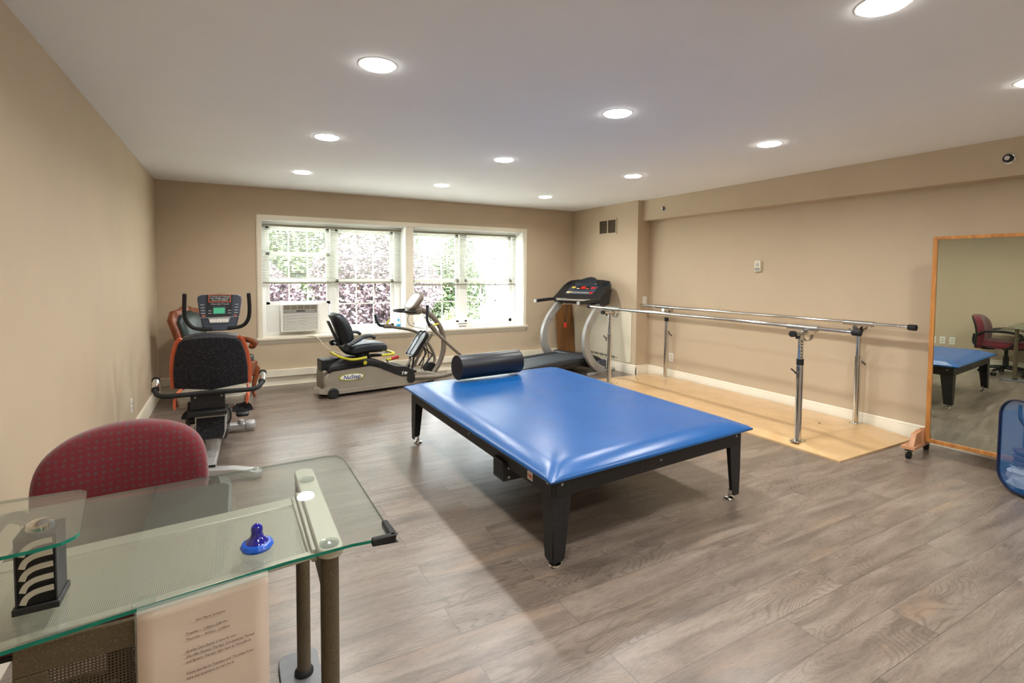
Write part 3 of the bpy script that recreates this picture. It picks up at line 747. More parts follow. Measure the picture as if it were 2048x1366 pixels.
for (x, y, side, low) in ((4.1, 2.52, -1, .60), (5.09, 2.58, 1, .66), (4.12, 4.97, -1, .60), (5.09, 4.97, 1, .66)):
    x -= 4.6; y -= 3.8
    near = y < 0
    ps = MB().cyl((x, y, PZ), (x, y, .665), .0265, 24); ps.lathe([(.0265, .66), (.028, .661), (.028, .67), (.0215, .672)], (x, y, 0))
    po = ps.build('post', 'chrome', pb)
    MB().cyl((x, y, .6), (x, y, .915), .0215, 24).build('inner_tube', 'chrome', po)
    zc = .68 if side < 0 else (.90 if near else .79)
    if not (side < 0 and not near): MB().cyl((x, y, zc), (x, y, zc+.05), .0275, 20).build('collar', 'blackrubber', po)
    b = MB()
    if side < 0:
        for i in range(6): b.cyl((x-.012, y-.016, .745+i*.027), (x-.0165, y-.021, .745+i*.027), .0055, 10)
        b.build('adjustment_holes', 'blackrubber', po)
    b = MB().prism(rrect(.12, .075, .008), PZ, PZ+.005, O=(x, y, 0), U=(1, 0, 0), V=(0, 1, 0), W=(0, 0, 1))
    for sx in (-.048, .048):
        for sy in (-.026, .026): b.lathe([(0, 0), (.007, 0), (.005, .004), (0, .005)], (x+sx, y+sy, PZ+.005), (0, 0, 1), 10)
    b.build('base_plate', 'chrome', po)
    kb = MB().cyl((x+side*.024, y, .62), (x+side*.055, y, .62), .008, 12); kb.build('knob_stem', 'chrome', po)
    kk = MB(); kk.tube(smooth([(x+side*.075, y-.028, .59), (x+side*.057, y-.01, .612), (x+side*.055, y, .62), (x+side*.057, y+.01, .628), (x+side*.075, y+.028, .65)], 4), [.006]*8+[.012]+[.006]*8, 10)
    kk.build('knob', 'blackplastic', po)
    # cross tube, hanger hook
    br = MB().cyl((x-side*.0, y, .905), (x, y, .93), .025, 20); br.cyl((x+side*.115, y, .942), (x-side*.07, y, .942), .021, 20)
    bo = br.build('bracket', 'chrome', po)
    MB().cyl((x+side*.125, y, .942), (x+side*.09, y, .942), .025, 20).build('end_cap', 'blackrubber', bo)
    hk = MB(); hx = x-side*.085
    hk.tube([(hx, y-.040*math.cos(a), .918-.044*math.sin(a)) for a in [PI*i/12 for i in range(-1, 14)]], 1, sec=[(-.002, -.02), (.002, -.02), (.002, .02), (-.002, .02)], upv=(1, 0, 0))
    hk.build('hook', 'steel', bo)
    MB().lathe([(0, 0), (.014, 0), (.012, .02), (0, .022)], (x+side*.05, y, .90), (0, 0, 1), 12).build('lock_knob', 'blackplastic', bo)
for (x, l) in ((4.17, 'l'), (5.02, 'r')):
    xx = x-4.6; zz = RZ
    rr = MB().cyl((xx, 2.13-3.8, zz), (xx, 5.45-3.8, zz), .0195, 24); ro = rr.build('rail', 'chrome', pb)
    for yy in (2.55-3.8, 4.97-3.8):
        MB().cyl((xx, yy-.13, zz-.001), (xx, yy+.13, zz-.001), .0235, 24).build('sleeve', 'steel', ro)
        MB().lathe([(0, 0), (.008, 0), (.006, .008), (0, .009)], (xx, yy-.11, zz-.022), (0, 0, -1), 10).build('thumb_screw', 'chrome', ro)
    for (ya, yb) in ((2.10-3.8, 2.16-3.8), (5.42-3.8, 5.48-3.8)):
        MB().lathe([(0, 0), (.024, 0), (.026, .004), (.025, .055), (.022, .06), (0, .06)], (xx, ya, zz), (0, 1, 0), 20).build('rail_cap', 'blackrubber', ro)

# ------------------------------------------------------------------ rolling mirror
mr = thing('rolling_mirror', 'tall oak framed mirror on wooden feet with black casters', 'mirror', (4.79, 1.915, 0), R(5.5))
# local: x = normal axis (glass faces -x), y = along the frame
MW, MZ0, MZ1 = .92, .115, 1.725
b = MB().bb(-.012, .022, -.030, 0, MZ0, MZ1); b.bb(-.012, .022, -MW, -MW+.03, MZ0, MZ1); b.bb(-.012, .022, -MW+.03, -.03, MZ0, MZ0+.028); b.bb(-.012, .022, -MW+.03, -.03, MZ1-.024, MZ1)
b.build('mirror_frame', 'oak', mr, bevel=.002)
MB().bb(-.003, .006, -MW+.03, -.03, MZ0+.028, MZ1-.024).build('mirror_glass', 'mirror', mr)
MB().bb(.006, .014, -MW+.03, -.03, MZ0+.028, MZ1-.024).build('backing_board', 'brownboard', mr)
for (ya, sgn) in ((.0, 1), (-MW-.09, -1)):
    fb = MB().bb(-.215, .215, ya, ya+.09, .075, .098); fo = fb.build('foot', 'pinkwood', mr, bevel=.002)
    for s2 in (-1, 1):
        yy = ya+.055 if sgn > 0 else ya+.0
        if sgn > 0: yy = ya+.012
        MB().prism([(s2*.024, .098), (s2*.195, .098), (s2*.145, .19), (s2*.024, .205)], yy, yy+.035).build('gusset', 'pinkwood', fo, bevel=.002)
    for s2 in (-1, 1):
        cx_ = s2*.185; cyy = ya+.045
        c = MB(); c.cyl((cx_, cyy-.014, .027), (cx_, cyy+.014, .027), .027, 24)
        co = c.build('caster_wheel', 'blackrubber', fo)
        MB().lathe([(.029, 0), (.029, .004), (.006, .006), (.006, .012)], (cx_, cyy, .060), (0, 0, 1)).build('caster_plate', 'steel', co)
        c = MB(); c.tube([(cx_+.029*math.cos(a), cyy, .03+.029*math.sin(a)) for a in [PI*i/10 for i in range(0, 11)]], 1, sec=[(-.018, -.003), (.018, -.003), (.018, .003), (-.018, .003)], upv=(0, 1, 0))
        c.tube([(cx_-.026, cyy, .045), (cx_-.045, cyy, .054)], .004, 8); c.build('caster_hood', 'blackplastic', co)

# ------------------------------------------------------------------ laundry hamper
hp = thing('laundry_hamper', 'blue mesh pop-up laundry hamper with navy ribbon edges beside the mirror', 'hamper', (4.505, 1.385, 0), R(-118))
# local x runs along the front face (toward the camera side), local y into depth
HW, HD, HH = .38, .24, .60
def loop(y, z0=.02, h=None):
    return [(p[0]+HW/2, y, p[1]+(h or HH)/2+z0) for p in rrect(HW, h or HH, .12, 8)]
for (y, nm) in ((0, 'hoop'), (HD, 'hoop')):
    MB().tube(loop(y), 1, sec=[(-.004, -.010), (.004, -.010), (.004, .010), (-.004, .010)], closed=True, upv=(0, 1, 0)).build(nm, 'navyband', hp)
for y in (0.002, HD-.002):
    MB().prism([(p[0]+HW/2, p[1]+HH/2+.02) for p in rrect(HW-.01, HH-.01, .115, 8)], y, y+.0006).build('mesh_panel', 'bluemesh', hp)
L_ = loop(0); n = len(L_)
b = MB(); vs = []
for (x, y, z) in L_: vs += [(x, 0, z), (x, HD, z)]
fs = []
for i in range(n):
    j = (i+1) % n
    if L_[i][2] > HH*.86 and L_[j][2] > HH*.86: continue
    fs.append((2*i, 2*j, 2*j+1, 2*i+1))
b.add(vs, fs); o = b.build('mesh_wall', 'bluemesh', hp)
sd_ = o.modifiers.new('s', 'SOLIDIFY'); sd_.thickness = .0008
MB().tube(smooth([(HW*.28, .02, HH-.01), (HW*.33, .01, HH-.10), (HW*.5, .0, HH-.14), (HW*.68, .01, HH-.1), (HW*.72, .02, HH-.01)], 6), 1, sec=[(-.002, -.012), (.002, -.012), (.002, .012), (-.002, .012)], upv=(0, 1, 0)).build('carry_handle', 'navyband', hp)
b = MB()
for x in (.09, HW-.09): b.bb(x-.02, x+.02, .02, HD-.02, .0, .022)
b.build('base_strips', 'navyband', hp)
hpm = Matrix.Translation(hp.location) @ Matrix.Rotation(R(-118), 4, 'Z')
def cloth(name, c, d, mat_, label, cat, wob=.01, folds=4):
    b = MB(); b.sup((0, 0, d[2]/2), d, .35, 40)
    for i, v in enumerate(b.v):
        v.z = max(0.0, v.z+wob*(math.sin(v.x*60+v.y*31)+math.sin(v.y*70-v.x*22+v.z*90))*.5)
        v.x += wob*.6*math.sin(v.z*160); v.y += wob*.6*math.sin(v.z*150+1)
    o = b.build(name, mat_); o.matrix_world = hpm @ Matrix.Translation(c); return tag(o, label, cat)
cloth('white_cloth', (HW*.5, HD*.5, .03), (.33, .21, .14), 'whitetowel', 'crumpled white cloths at the bottom of the blue hamper', 'cloth', .018)
for i in range(3):
    cloth('folded_towel', (HW*.52, HD*.5, .185+i*.037), (.30, .20, .034), 'purpletowel', ['purple folded towel resting on the white cloth in the hamper, bottom of three', 'purple folded towel between two others in the hamper', 'purple folded towel topmost in the blue hamper'][i], 'towel', .003)

# ------------------------------------------------------------------ recumbent cross trainer (long, low, facing right)
st = thing('recumbent_stepper', 'taupe and black recumbent stepper with yellow handles under the window', 'exercise machine', (.98, 5.9, 0), R(8))
YC = .21
def P3(pts, y): return [(a, y, c) for a, c in pts]
body = [(-.075, .045), (.845, .030), (1.0, .035), (1.38, .06), (1.40, .10), (1.22, .155), (1.0, .195), (.86, .19), (.74, .215), (.60, .275), (.45, .325), (.30, .355), (.17, .352), (.05, .335), (-.03, .29), (-.09, .22), (-.085, .12)]
b = MB().pillow(sm2(body, 4), [(.985, -.165), (1.0, -.15), (1.0, .15), (.985, .165)], O=(0, YC, 0), W=(0, 1, 0)); b.build('body_shell', 'taupe', st, sharp=50)
# black upper cover
top = [(-.05, .30), (.02, .352), (.14, .375), (.30, .375), (.45, .347), (.60, .296), (.74, .236), (.86, .205), (1.0, .200), (.90, .26), (.76, .285), (.62, .345), (.48, .395), (.33, .418), (.15, .418), (.03, .39), (-.04, .35)]
b = MB().pillow(sm2(top, 4), [(.98, -.172), (1.0, -.165), (1.0, .165), (.98, .172)], O=(0, YC, 0), W=(0, 1, 0)); b.build('top_cover', 'blackplastic', st, sharp=50)
blk = [(.56, .285), (.68, .225), (.78, .175), (.86, .150), (.94, .155), (1.03, .198), (.92, .225), (.74, .262), (.62, .32)]
MB().prism(sm2(blk, 3), YC-.1755, YC-.160).build('dark_inlay', 'blackplastic', st)
MB().bb(-.10, .06, YC-.09, YC+.09, .30, .43).build('rear_cap', 'blackplastic', st, bevel=.01)
MB().bb(-.10, .0, YC-.12, YC+.12, .07, .31).build('tail_panel', 'taupedark', st, bevel=.02)
b = MB().bb(-.02, .86, YC-.170, YC-.165, .036, .085); b.build('skirt', 'taupe', st, bevel=.004)
for yy in (.02, .40):
    c = MB().lathe([(0, -.022), (.050, -.022), (.058, -.012), (.058, .012), (.050, .022), (0, .022)], (.0, yy, .058), (0, 1, 0), 28); wo = c.build('wheel', 'blackrubber', st)
    c = MB().lathe([(0, 0), (.02, 0), (.016, .004), (0, .006)], (.0, yy-.02, .052), (0, -1, 0), 16); c.build('hub_cap', 'blackplastic', wo)
b = MB().cyl((0, .04, .052), (0, .38, .052), .012); b.build('axle', 'steel', st)
# logo: oval
el = [(.212+.148*math.cos(a), .218+.041*math.sin(a)) for a in [2*PI*i/40 for i in range(40)]]
el2 = [(.214+.132*math.cos(a), .219+.033*math.sin(a)) for a in [2*PI*i/40 for i in range(40)]]
lo = MB().prism(el, YC-.172, YC-.165).build('badge', 'lime', st, label='oval lime and white badge with navy lettering')
MB().prism(el2, YC-.1728, YC-.172).build('badge_face', 'paperwhite', lo)
text('lettering', 'NuStep', .066, (.215, YC-.1734, .196), (1, 0, 0), (0, 0, 1), 'navyprint', lo, shear=.2, align='CENTER', bold=.0012)
text('lettering', 'T4r', .055, (.86, YC-.1765, .172), (1, 0, 0), (0, 0, 1), 'paperwhite', st, shear=.25, align='CENTER', bold=.001, label='white model lettering on the black cover')
# knob and rail
MB().ball((.364, YC-.185, .368), (.024, .02, .026)).build('seat_knob', 'yellow', st)
MB().bb(-.05, .78, YC-.045, YC+.045, .40, .43).build('seat_track', 'blackplastic', st, bevel=.005)
MB().lathe([(0, 0), (.09, 0), (.08, .04), (.06, .09), (0, .09)], (.40, YC, .42)).build('swivel', 'blackplastic', st)
# seat
so = [(-.21, -.19), (-.12, -.215), (.05, -.225), (.2, -.2), (.245, -.1), (.25, 0), (.245, .1), (.2, .2), (.05, .225), (-.12, .215), (-.21, .19), (-.235, 0)]
def sbend(x, z): return .018*math.cos(x*9)-.5*z*z*0
b = MB().pillow(sm2(so, 4), [(.95, 0), (1.0, .015), (1.0, .055), (.975, .075), (.93, .085)], O=(.42, YC, .49), U=(1, 0, 0), V=(0, 1, 0), W=(0, 0, 1), bend=sbend)
b.build('seat_cushion', 'darkvinyl', st, sharp=50)
MB().bb(.25, .62, YC-.1, YC+.1, .465, .5).build('seat_pan', 'blackplastic', st, bevel=.01)
# backrest
ang = R(20); Vb = Vector((-math.sin(ang), 0, math.cos(ang))); Wb = Vector((math.cos(ang), 0, math.sin(ang)))
bo_ = [(-.20, 0), (-.215, .12), (-.19, .26), (-.13, .325), (0, .34), (.13, .325), (.19, .26), (.215, .12), (.20, 0), (.12, -.03), (0, -.035), (-.12, -.03)]
b = MB().pillow(sm2(bo_, 4), [(.96, -.01), (1.0, .0), (1.0, .035), (.97, .062), (.90, .07)], O=(.135, YC, .615), U=(0, 1, 0), V=Vb, W=Wb, bend=lambda x, z: 1.1*x*x+.012*math.sin(z*9))
b.build('backrest', 'darkvinyl', st, sharp=50)
b = MB().beam(Vector((.12, YC, .58)), Vector((-.0, YC, .86)), .07, .02, (1, 0, 0)); b.beam(Vector((.155, YC-.06, .57)), Vector((.05, YC-.06, .84)), .012, .03, (1, 0, 0))
b.build('back_bracket', 'blackplastic', st, bevel=.004)
b = MB().tube(smooth([(.09, YC-.03, .66), (.12, YC-.03, .58), (.20, YC-.03, .49), (.32, YC-.02, .455)], 5), .024, 12); b.build('back_post', 'blackplastic', st)
for s2 in (-1, 1):
    yy = YC+s2*.235
    b = MB().tube(smooth([(.12, YC+s2*.06, .57), (.13, yy, .575)], 2), .016, 10); b.lathe([(0, -.02), (.035, -.02), (.038, 0), (.035, .02), (0, .02)], (.125, yy, .575), (0, 1, 0), 18)
    b.tube([(.13, yy, .575), (.22, yy, .62)], .017, 10); ao = b.build('armrest_bracket', 'blackplastic', st)
    b = MB().tube(smooth([(.19, yy, .605), (.27, yy, .645), (.34, yy, .68), (.42, yy, .682), (.465, yy, .655)], 5), 1, sec=[(.028*math.cos(a), .02*math.sin(a)) for a in [2*PI*i/14 for i in range(14)]], upv=(0, 0, 1)); b.build('armrest', 'darkvinyl', st)
b = MB().tube(smooth([(.12, YC+.17, .46), (.07, YC+.12, .475), (.06, YC, .478), (.075, YC-.12, .462), (.14, YC-.20, .44), (.22, YC-.225, .425), (.37, YC-.225, .435)], 5), .0145, 12); b.build('grab_handle', 'yellow', st)
b = MB().tube(smooth([(.55, YC-.225, .445), (.66, YC-.225, .445), (.72, YC-.19, .45), (.725, YC, .452), (.70, YC+.19, .46), (.6, YC+.225, .46)], 5), .0145, 12); b.build('grab_handle', 'yellow', st)
# front column
colp = [(1.33, YC, .09), (1.43, YC, .22), (1.49, YC, .36), (1.505, YC, .50), (1.48, YC, .64), (1.40, YC, .78), (1.28, YC, .89), (1.14, YC, .965), (1.07, YC, .985)]
b = MB().tube(smooth(colp, 5), 1, sec=[(.034*math.cos(a), .028*math.sin(a)) for a in [2*PI*i/18 for i in range(18)]], upv=(0, 1, 0)); b.build('console_column', 'taupedark', st)
# console head
ca = R(37); Vc = Vector((math.sin(ca), 0, math.cos(ca))); Wc = Vector((-math.cos(ca), 0, math.sin(ca)))
co_ = rrect(.28, .27, .09, 6)
b = MB().pillow(co_, [(.90, -.045), (1.0, -.02), (1.0, .012), (.96, .02)], O=(1.07, YC, 1.055), U=(0, 1, 0), V=Vc, W=Wc); ch = b.build('console', 'taupedark', st)
b = MB().prism(rrect(.22, .21, .06, 6), .0195, .022, O=(1.07, YC, 1.055), U=(0, 1, 0), V=Vc, W=Wc); b.build('console_face', 'paperwhite', ch)
b = MB().sup((1.07, YC, .93), (.20, .16, .09), .5, 24); b.build('console_mount', 'taupedark', st)
b = MB().tube(smooth([(1.02, YC+.14, .945), (.92, YC+.14, .94), (.85, YC+.10, .94), (.83, YC, .94), (.85, YC-.10, .94), (.92, YC-.14, .935), (1.04, YC-.14, .93)], 5), .014, 12); b.build('console_bar', 'blackrubber', st)
# moving arm levers
def lever(y, pts, grip, yl):
    b = MB().tube(smooth([(a, y+d, c) for a, c, d in pts], 5), .0195, 14); l_ = b.build('arm_lever', 'taupedark', st)
    b = MB().tube(smooth([(a, y, c) for a, c in grip], 5), .0185, 14); b.build('hand_grip', 'darkvinyl', l_)
    a, c, dx, dz = yl
    d_ = Vector((dx, 0, dz)).normalized()
    b = MB().tube([Vector((a, y, c))-d_*.05, Vector((a, y, c))+d_*.05], 1, sec=[(.03*math.cos(q), .03*math.sin(q)) for q in [2*PI*i/14 for i in range(14)]]); b.build('lever_clamp', 'taupedark', l_)
    nrm = Vector((-d_.z, 0, d_.x)); nrm = nrm if nrm.z > 0 else -nrm
    b = MB().tube(smooth([Vector((a, y, c))+nrm*.02-d_*.01, Vector((a, y, c))+nrm*.055+d_*.0, Vector((a, y, c))+nrm*.10+d_*.03], 4), [.013, .013, .014, .014, .013, .012, .009, .006, .003], 10); b.build('clamp_lever', 'yellow', l_)
lever(YC-.29, [(1.15, .765, 0), (1.30, .615, 0), (1.50, .435, 0), (1.66, .29, .02), (1.62, .16, .1), (1.45, .12, .12)], [(1.116, 1.02), (1.114, .93), (1.112, .84), (1.15, .765)], (1.19, .735, .6, -.6))
lever(YC+.26, [(.80, .735, 0), (.95, .705, 0), (1.15, .66, 0), (1.28, .60, 0), (1.42, .45, 0), (1.50, .25, -.02), (1.40, .14, -.08)], [(.668, .888), (.69, .80), (.73, .745), (.80, .735)], (.83, .73, 1, -.1))
# foot pedals
for (y, dx, ph) in ((YC-.09, 0, 0), (YC+.13, .06, -.02)):
    pa = R(35); Vp = Vector((math.sin(pa), 0, math.cos(pa))); Wp = Vector((-math.cos(pa), 0, math.sin(pa)))
    ol = [(-.055, -.17), (-.060, -.05), (-.066, .08), (-.050, .16), (0, .185), (.050, .16), (.066, .08), (.056, -.05), (.055, -.17), (0, -.185)]
    b = MB().pillow(sm2(ol, 3), [(.92, -.035), (1, -.015), (1, .02), (.9, .006)], O=(1.10+dx, y, .52+ph), U=(0, 1, 0), V=Vp, W=Wp); po = b.build('foot_pedal', 'blackplastic', st)
    b = MB().prism([(p_[0]*.72, p_[1]*.86) for p_ in sm2(ol, 3)], .008, .014, O=(1.10+dx, y, .52+ph), U=(0, 1, 0), V=Vp, W=Wp); b.build('footplate', 'darkvinyl', po)
    b = MB().tube([Vector((1.10+dx, y, .52+ph))+Vector((0, 1, 0))*p_[0]+Vp*p_[1]+Wp*.02 for p_ in sm2(ol, 3)], .0035, 6, closed=True); b.build('pedal_rim', 'steel', po)
    b = MB().tube([(1.11+dx, y, .45), (1.03+dx, y, .36), (1.0+dx, y, .18)], .014, 10); b.tube([(1.13+dx, y, .50), (1.30+dx*.5, y+.02, .36), (1.16+dx, y+.02, .2)], .011, 10); b.build('pedal_link', 'blackplastic', po)
    b = MB().tube(smooth([(1.17+dx, y-.03, .54), (1.22+dx, y-.03, .36), (1.16+dx, y-.03, .14)], 5), .006, 8); b.build('cable', 'blackrubber', po)
b = MB().tube(smooth([(1.0, YC-.17, .12), (1.12, YC-.2, .115), (1.35, YC-.24, .11), (1.5, YC-.2, .11)], 4), .026, 14); b.build('link_arm', 'taupedark', st)
MB().lathe([(0, 0), (.055, 0), (.058, .012), (0, .014)], (.955, YC-.168, .118), (0, -1, 0)).build('arm_boot', 'blackrubber', st)
MB().lathe([(0, -.03), (.085, -.03), (.09, 0), (.085, .03), (0, .03)], (1.33, YC+.06, .16), (0, 1, 0)).build('flywheel_cover', 'blackplastic', st)
b = MB().tube(smooth([(1.12, YC+.1, .2), (1.20, YC+.05, .40), (1.34, YC+.02, .62)], 4), .02, 12); b.tube([(.99, YC+.1, .18), (1.09, YC+.12, .30)], .018, 12); b.build('inner_strut', 'taupedark', st)
MB().tube(smooth([(1.0, YC-.02, .90), (.98, YC-.02, .82), (1.02, YC-.02, .75), (1.20, YC-.02, .70), (1.26, YC-.02, .69), (1.27, YC-.02, .73), (1.25, YC-.02, .74), (1.245, YC-.02, .69)], 5), .0035, 8).build('key_lead', 'blackrubber', st)
MB().tube(smooth([(.80, YC+.22, .30), (.84, YC+.22, .305), (.86, YC+.22, .31)], 2), .018, 10).build('strap_clip', 'yellow', st)
MB().tube(smooth([(.86, YC+.22, .31), (.92, YC+.22, .32), (.96, YC+.22, .325)], 2), .02, 10).build('strap_buckle', 'redplastic', st)
MB().tube([(.80, YC+.22, .30), (.80, YC+.17, .27)], .01, 8).build('strap', 'blackplastic', st)
MB().tube([(1.25, YC-.14, .035), (1.25, YC+.14, .035)], .03, 14).build('front_foot', 'blackrubber', st)
MB().bb(.1, .8, YC-.1, YC+.1, 0, .05).build('floor_skid', 'blackrubber', st)

# ------------------------------------------------------------------ treadmill
tr = thing('treadmill', 'silver and black treadmill with curved uprights in the back corner', 'treadmill', (4.45, 5.72, 0), R(17))
MB().bb(-1.50, .05, .11, .62, .215, .235).build('running_belt', 'belt', tr, bevel=.004)
for y in (.04, .62): MB().bb(-1.55, .10, y, y+.08, .19, .248).build('side_rail', 'darkvinyl', tr, bevel=.012)
MB().bb(-1.52, .06, .06, .68, .13, .205).build('deck', 'blackplastic', tr, bevel=.01)
MB().cyl((-1.50, .05, .09), (-1.50, .69, .09), .085).build('rear_roller_foot', 'blackrubber', tr)
hood = [(-.04, .10), (.30, .06), (.36, .09), (.35, .14), (.28, .19), (.16, .235), (.02, .275), (-.06, .25)]
b = MB().pillow(sm2(hood, 4), [(.95, -.32), (1, -.30), (1, .30), (.95, .32)], O=(0, .375, 0), W=(0, 1, 0)); b.build('motor_hood', 'blackplastic', tr, sharp=50)
MB().bb(.16, .36, .0, .70, .055, .17).build('motor_cover_front', 'slate', tr, bevel=.03)
for y in (-.03, .72):
    path = [(.20, y, .03), (.06, y, .09), (-.08, y, .19), (-.19, y, .33), (-.225, y, .46), (-.21, y, .60), (-.13, y, .74), (.0, y, .87), (.13, y, .97)]
    b = MB().tube(smooth(path, 5), 1, sec=[(-.026, -.058), (.026, -.058), (.026, .058), (-.026, .058)], upv=(0, 1, 0)) if False else MB()
    sp = smooth(path, 5)
    b.tube(sp, 1, sec=[(-.058, -.026), (.058, -.026), (.058, .026), (-.058, .026)], upv=(0, 1, 0))
    b.build('upright', 'silver', tr, bevel=.006)
    MB().bb(-.15, .52, y-.025, y+.025, .0, .035).build('base_rail', 'silver', tr, bevel=.006)
MB().bb(.44, .50, -.03, .74, .005, .04).build('base_crossbar', 'silver', tr, bevel=.005)
# console, tilted: local frame along slope
ta = R(36); Uc = Vector((0, -1, 0)); Vc = Vector((math.cos(ta), 0, math.sin(ta))); Wc = Vector((-math.sin(ta), 0, math.cos(ta)))
out = [(-.42, -.02), (-.42, .30), (-.36, .42), (-.22, .45), (.22, .45), (.36, .42), (.42, .30), (.42, -.02), (.30, -.05), (-.30, -.05)]
b = MB().pillow(out, [(.93, -.10), (1, -.07), (1, -.01), (.975, 0)], O=(.06, .36, 1.07), U=Uc, V=Vc, W=Wc); co = b.build('console', 'blackplastic', tr, bevel=.012, seg=3)
MB().prism([(-.25, .07), (.25, .07), (.25, .27), (.18, .29), (-.18, .29), (-.25, .27)], .0, .004, O=(.06, .36, 1.07), U=Uc, V=Vc, W=Wc).build('control_panel', 'slate', co)
b = MB()
for i in range(14): u = .15-i*.025; b.prism([(u, .095), (u+.018, .095), (u+.018, .125), (u, .125)], .004, .007, O=(.06, .36, 1.07), U=Uc, V=Vc, W=Wc)
b.build('keypad', 'silver', co)
for (u0, u1, v0, v1, m_, nm) in ((-.235, -.18, .09, .13, 'redplastic', 'stop_button'), (.185, .235, .09, .13, 'offwhite', 'start_button'), (.155, .18, .085, .14, 'yellowprint', 'speed_key'), (-.04, .04, .20, .26, 'redplastic', 'red_display'), (.14, .21, .21, .25, 'yellowprint', 'yellow_label'), (-.22, -.14, .21, .25, 'redplastic', 'red_label'), (.06, .11, .20, .215, 'offwhite', 'mode_label'), (-.11, -.06, .20, .215, 'orange', 'speed_readout')):
    if nm == 'red_display':
        MB().prism([(u0-.09, v0-.02), (u1+.09, v0-.02), (u1+.09, v1+.01), (u0-.09, v1+.01)], .004, .0055, O=(.06, .36, 1.07), U=Uc, V=Vc, W=Wc).build('display_window', 'blackplastic', co)
    MB().prism([(-u1, v0), (-u0, v0), (-u0, v1), (-u1, v1)] if nm in ('stop_button',) and False else [(u0, v0), (u1, v0), (u1, v1), (u0, v1)], .0056, .0075, O=(.06, .36, 1.07), U=(0, 1, 0), V=Vc, W=Wc).build(nm, m_, co)
b = MB().pillow(sm2([(-.20, .30), (-.16, .40), (-.08, .47), (0, .49), (.08, .47), (.16, .40), (.20, .30), (0, .285)], 4), [(1, -.03), (.98, .015), (.9, .025)], O=(.06, .36, 1.07), U=Uc, V=Vc, W=Wc); b.build('console_hood', 'darkvinyl', co)
for u in (-.33, .33):
    MB().lathe([(.055, 0), (.055, .004), (.046, .004), (.044, -.04), (0, -.04)], Vector((.06, .36, 1.07))+Uc*u+Vc*.33+Wc*.0, Wc).build('cup_holder', 'darkvinyl', co)
b = MB().cyl((.03, .0, 1.035), (.03, .70, 1.035), .019); b.build('grip_bar', 'chrome', tr)
for y in (.12, .56): MB().cyl((.03, y-.04, 1.035), (.03, y+.04, 1.035), .0215).build('pulse_sensor', 'steel', tr)
for y in (-.035, .735):
    b = MB().tube(smooth([(.18, y, 1.02), (.05, y, 1.035), (-.10, y, 1.035), (-.40, y, 1.02)], 4), 1, sec=[(-.022, -.022), (.022, -.022), (.022, .022), (-.022, .022)], upv=(0, 0, 1)); h = b.build('handrail', 'blackplastic', tr, bevel=.006)
    MB().box((-.405, y, 1.0195), (.018, .046, .046)).build('handrail_cap', 'silver', h, bevel=.003)
    MB().prism([(.10, .94), (.30, .98), (.36, 1.20), (.16, 1.10), (.02, 1.05)], y-.03, y+.03).build('console_bracket', 'blackplastic', tr, bevel=.008)
b = MB().tube(smooth([(.02, .50, 1.02), (.02, .505, .85), (.02, .515, .72)], 4), .003, 6); b.tube([(.02, .50, 1.02), (.02, .49, .85), (.02, .515, .72)], .003, 6); kc = b.build('safety_cord', 'blackrubber', tr)
MB().cyl((.02, .515, .70), (.02, .515, .74), .009, 10).build('cord_clip', 'blackrubber', kc)
MB().bb(.008, .032, .495, .535, .62, .69).build('safety_key', 'redplastic', tr, bevel=.003)
MB().box((-.10, .695, .78), (.05, .05, .05)).build('clamp_block', 'silver', tr, bevel=.004)
MB().tube([(-.14, .66, .79), (-.06, .72, .78)], .007, 8).build('clamp_pin', 'chrome', tr)

# ------------------------------------------------------------------ recumbent bike (seen from behind)
bk = thing('recumbent_bike', 'black and grey recumbent exercise bike with orange trim seen from behind', 'exercise bike', (-.155, 3.95, 0), R(-2))
b = MB().tube([(-.28, -.08, .04), (-.26, -.075, .045), (-.15, -.05, .068), (0, -.03, .08), (.15, -.05, .068), (.26, -.075, .045), (.28, -.08, .04)], 1, sec=[(-.038, -.024), (.038, -.024), (.038, .024), (-.038, .024)], upv=(0, 0, 1)); b.build('rear_stabilizer', 'silver', bk, bevel=.008)
for sx in (-1, 1): MB().lathe([(0, 0), (.035, 0), (.038, .02), (.03, .05), (0, .055)], (sx*.265, -.08, .040), (sx, 0, 0), 18).build('stabilizer_cap', 'silver', bk)
b = MB().bb(-.035, .035, -.02, 1.25, .06, .12); b.build('main_beam', 'silver', bk, bevel=.006)
MB().bb(-.037, .037, -.03, -.018, .055, .118).build('beam_plug', 'blackplastic', bk)
b = MB().tube([(-.25, 1.14, .05), (.25, 1.14, .05)], 1, sec=[(-.04, -.026), (.04, -.026), (.04, .026), (-.04, .026)], upv=(0, 0, 1)); b.build('front_stabilizer', 'silver', bk, bevel=.01)
for sx in (-1, 1):
    MB().sup((sx*.235, 1.14, .052), (.09, .11, .07), .5, 20).build('stabilizer_cap', 'silver', bk)
    MB().lathe([(0, 0), (.026, 0), (.026, .03), (.02, .04), (0, .043)], (sx*.165, 1.12, .07), (0, 0, 1), 16).build('transport_wheel', 'silver', bk)
# drive shroud (front)
shr = [(.55, .12), (1.25, .11), (1.32, .30), (1.22, .55), (1.05, .66), (.92, .60), (.75, .42), (.60, .33), (.52, .22)]
b = MB().pillow(sm2(shr, 4), [(.95, -.085), (1, -.07), (1, .07), (.95, .085)], O=(.0, 0, 0), U=(0, 1, 0), V=(0, 0, 1), W=(1, 0, 0)); b.build('drive_shroud', 'blackplastic', bk, sharp=50)
b = MB()
for i in range(6): b.bb(-.01, .088, .50+i*.018, .508+i*.018, .21+i*.042, .218+i*.042)
b.build('shroud_ribs', 'silver', bk)
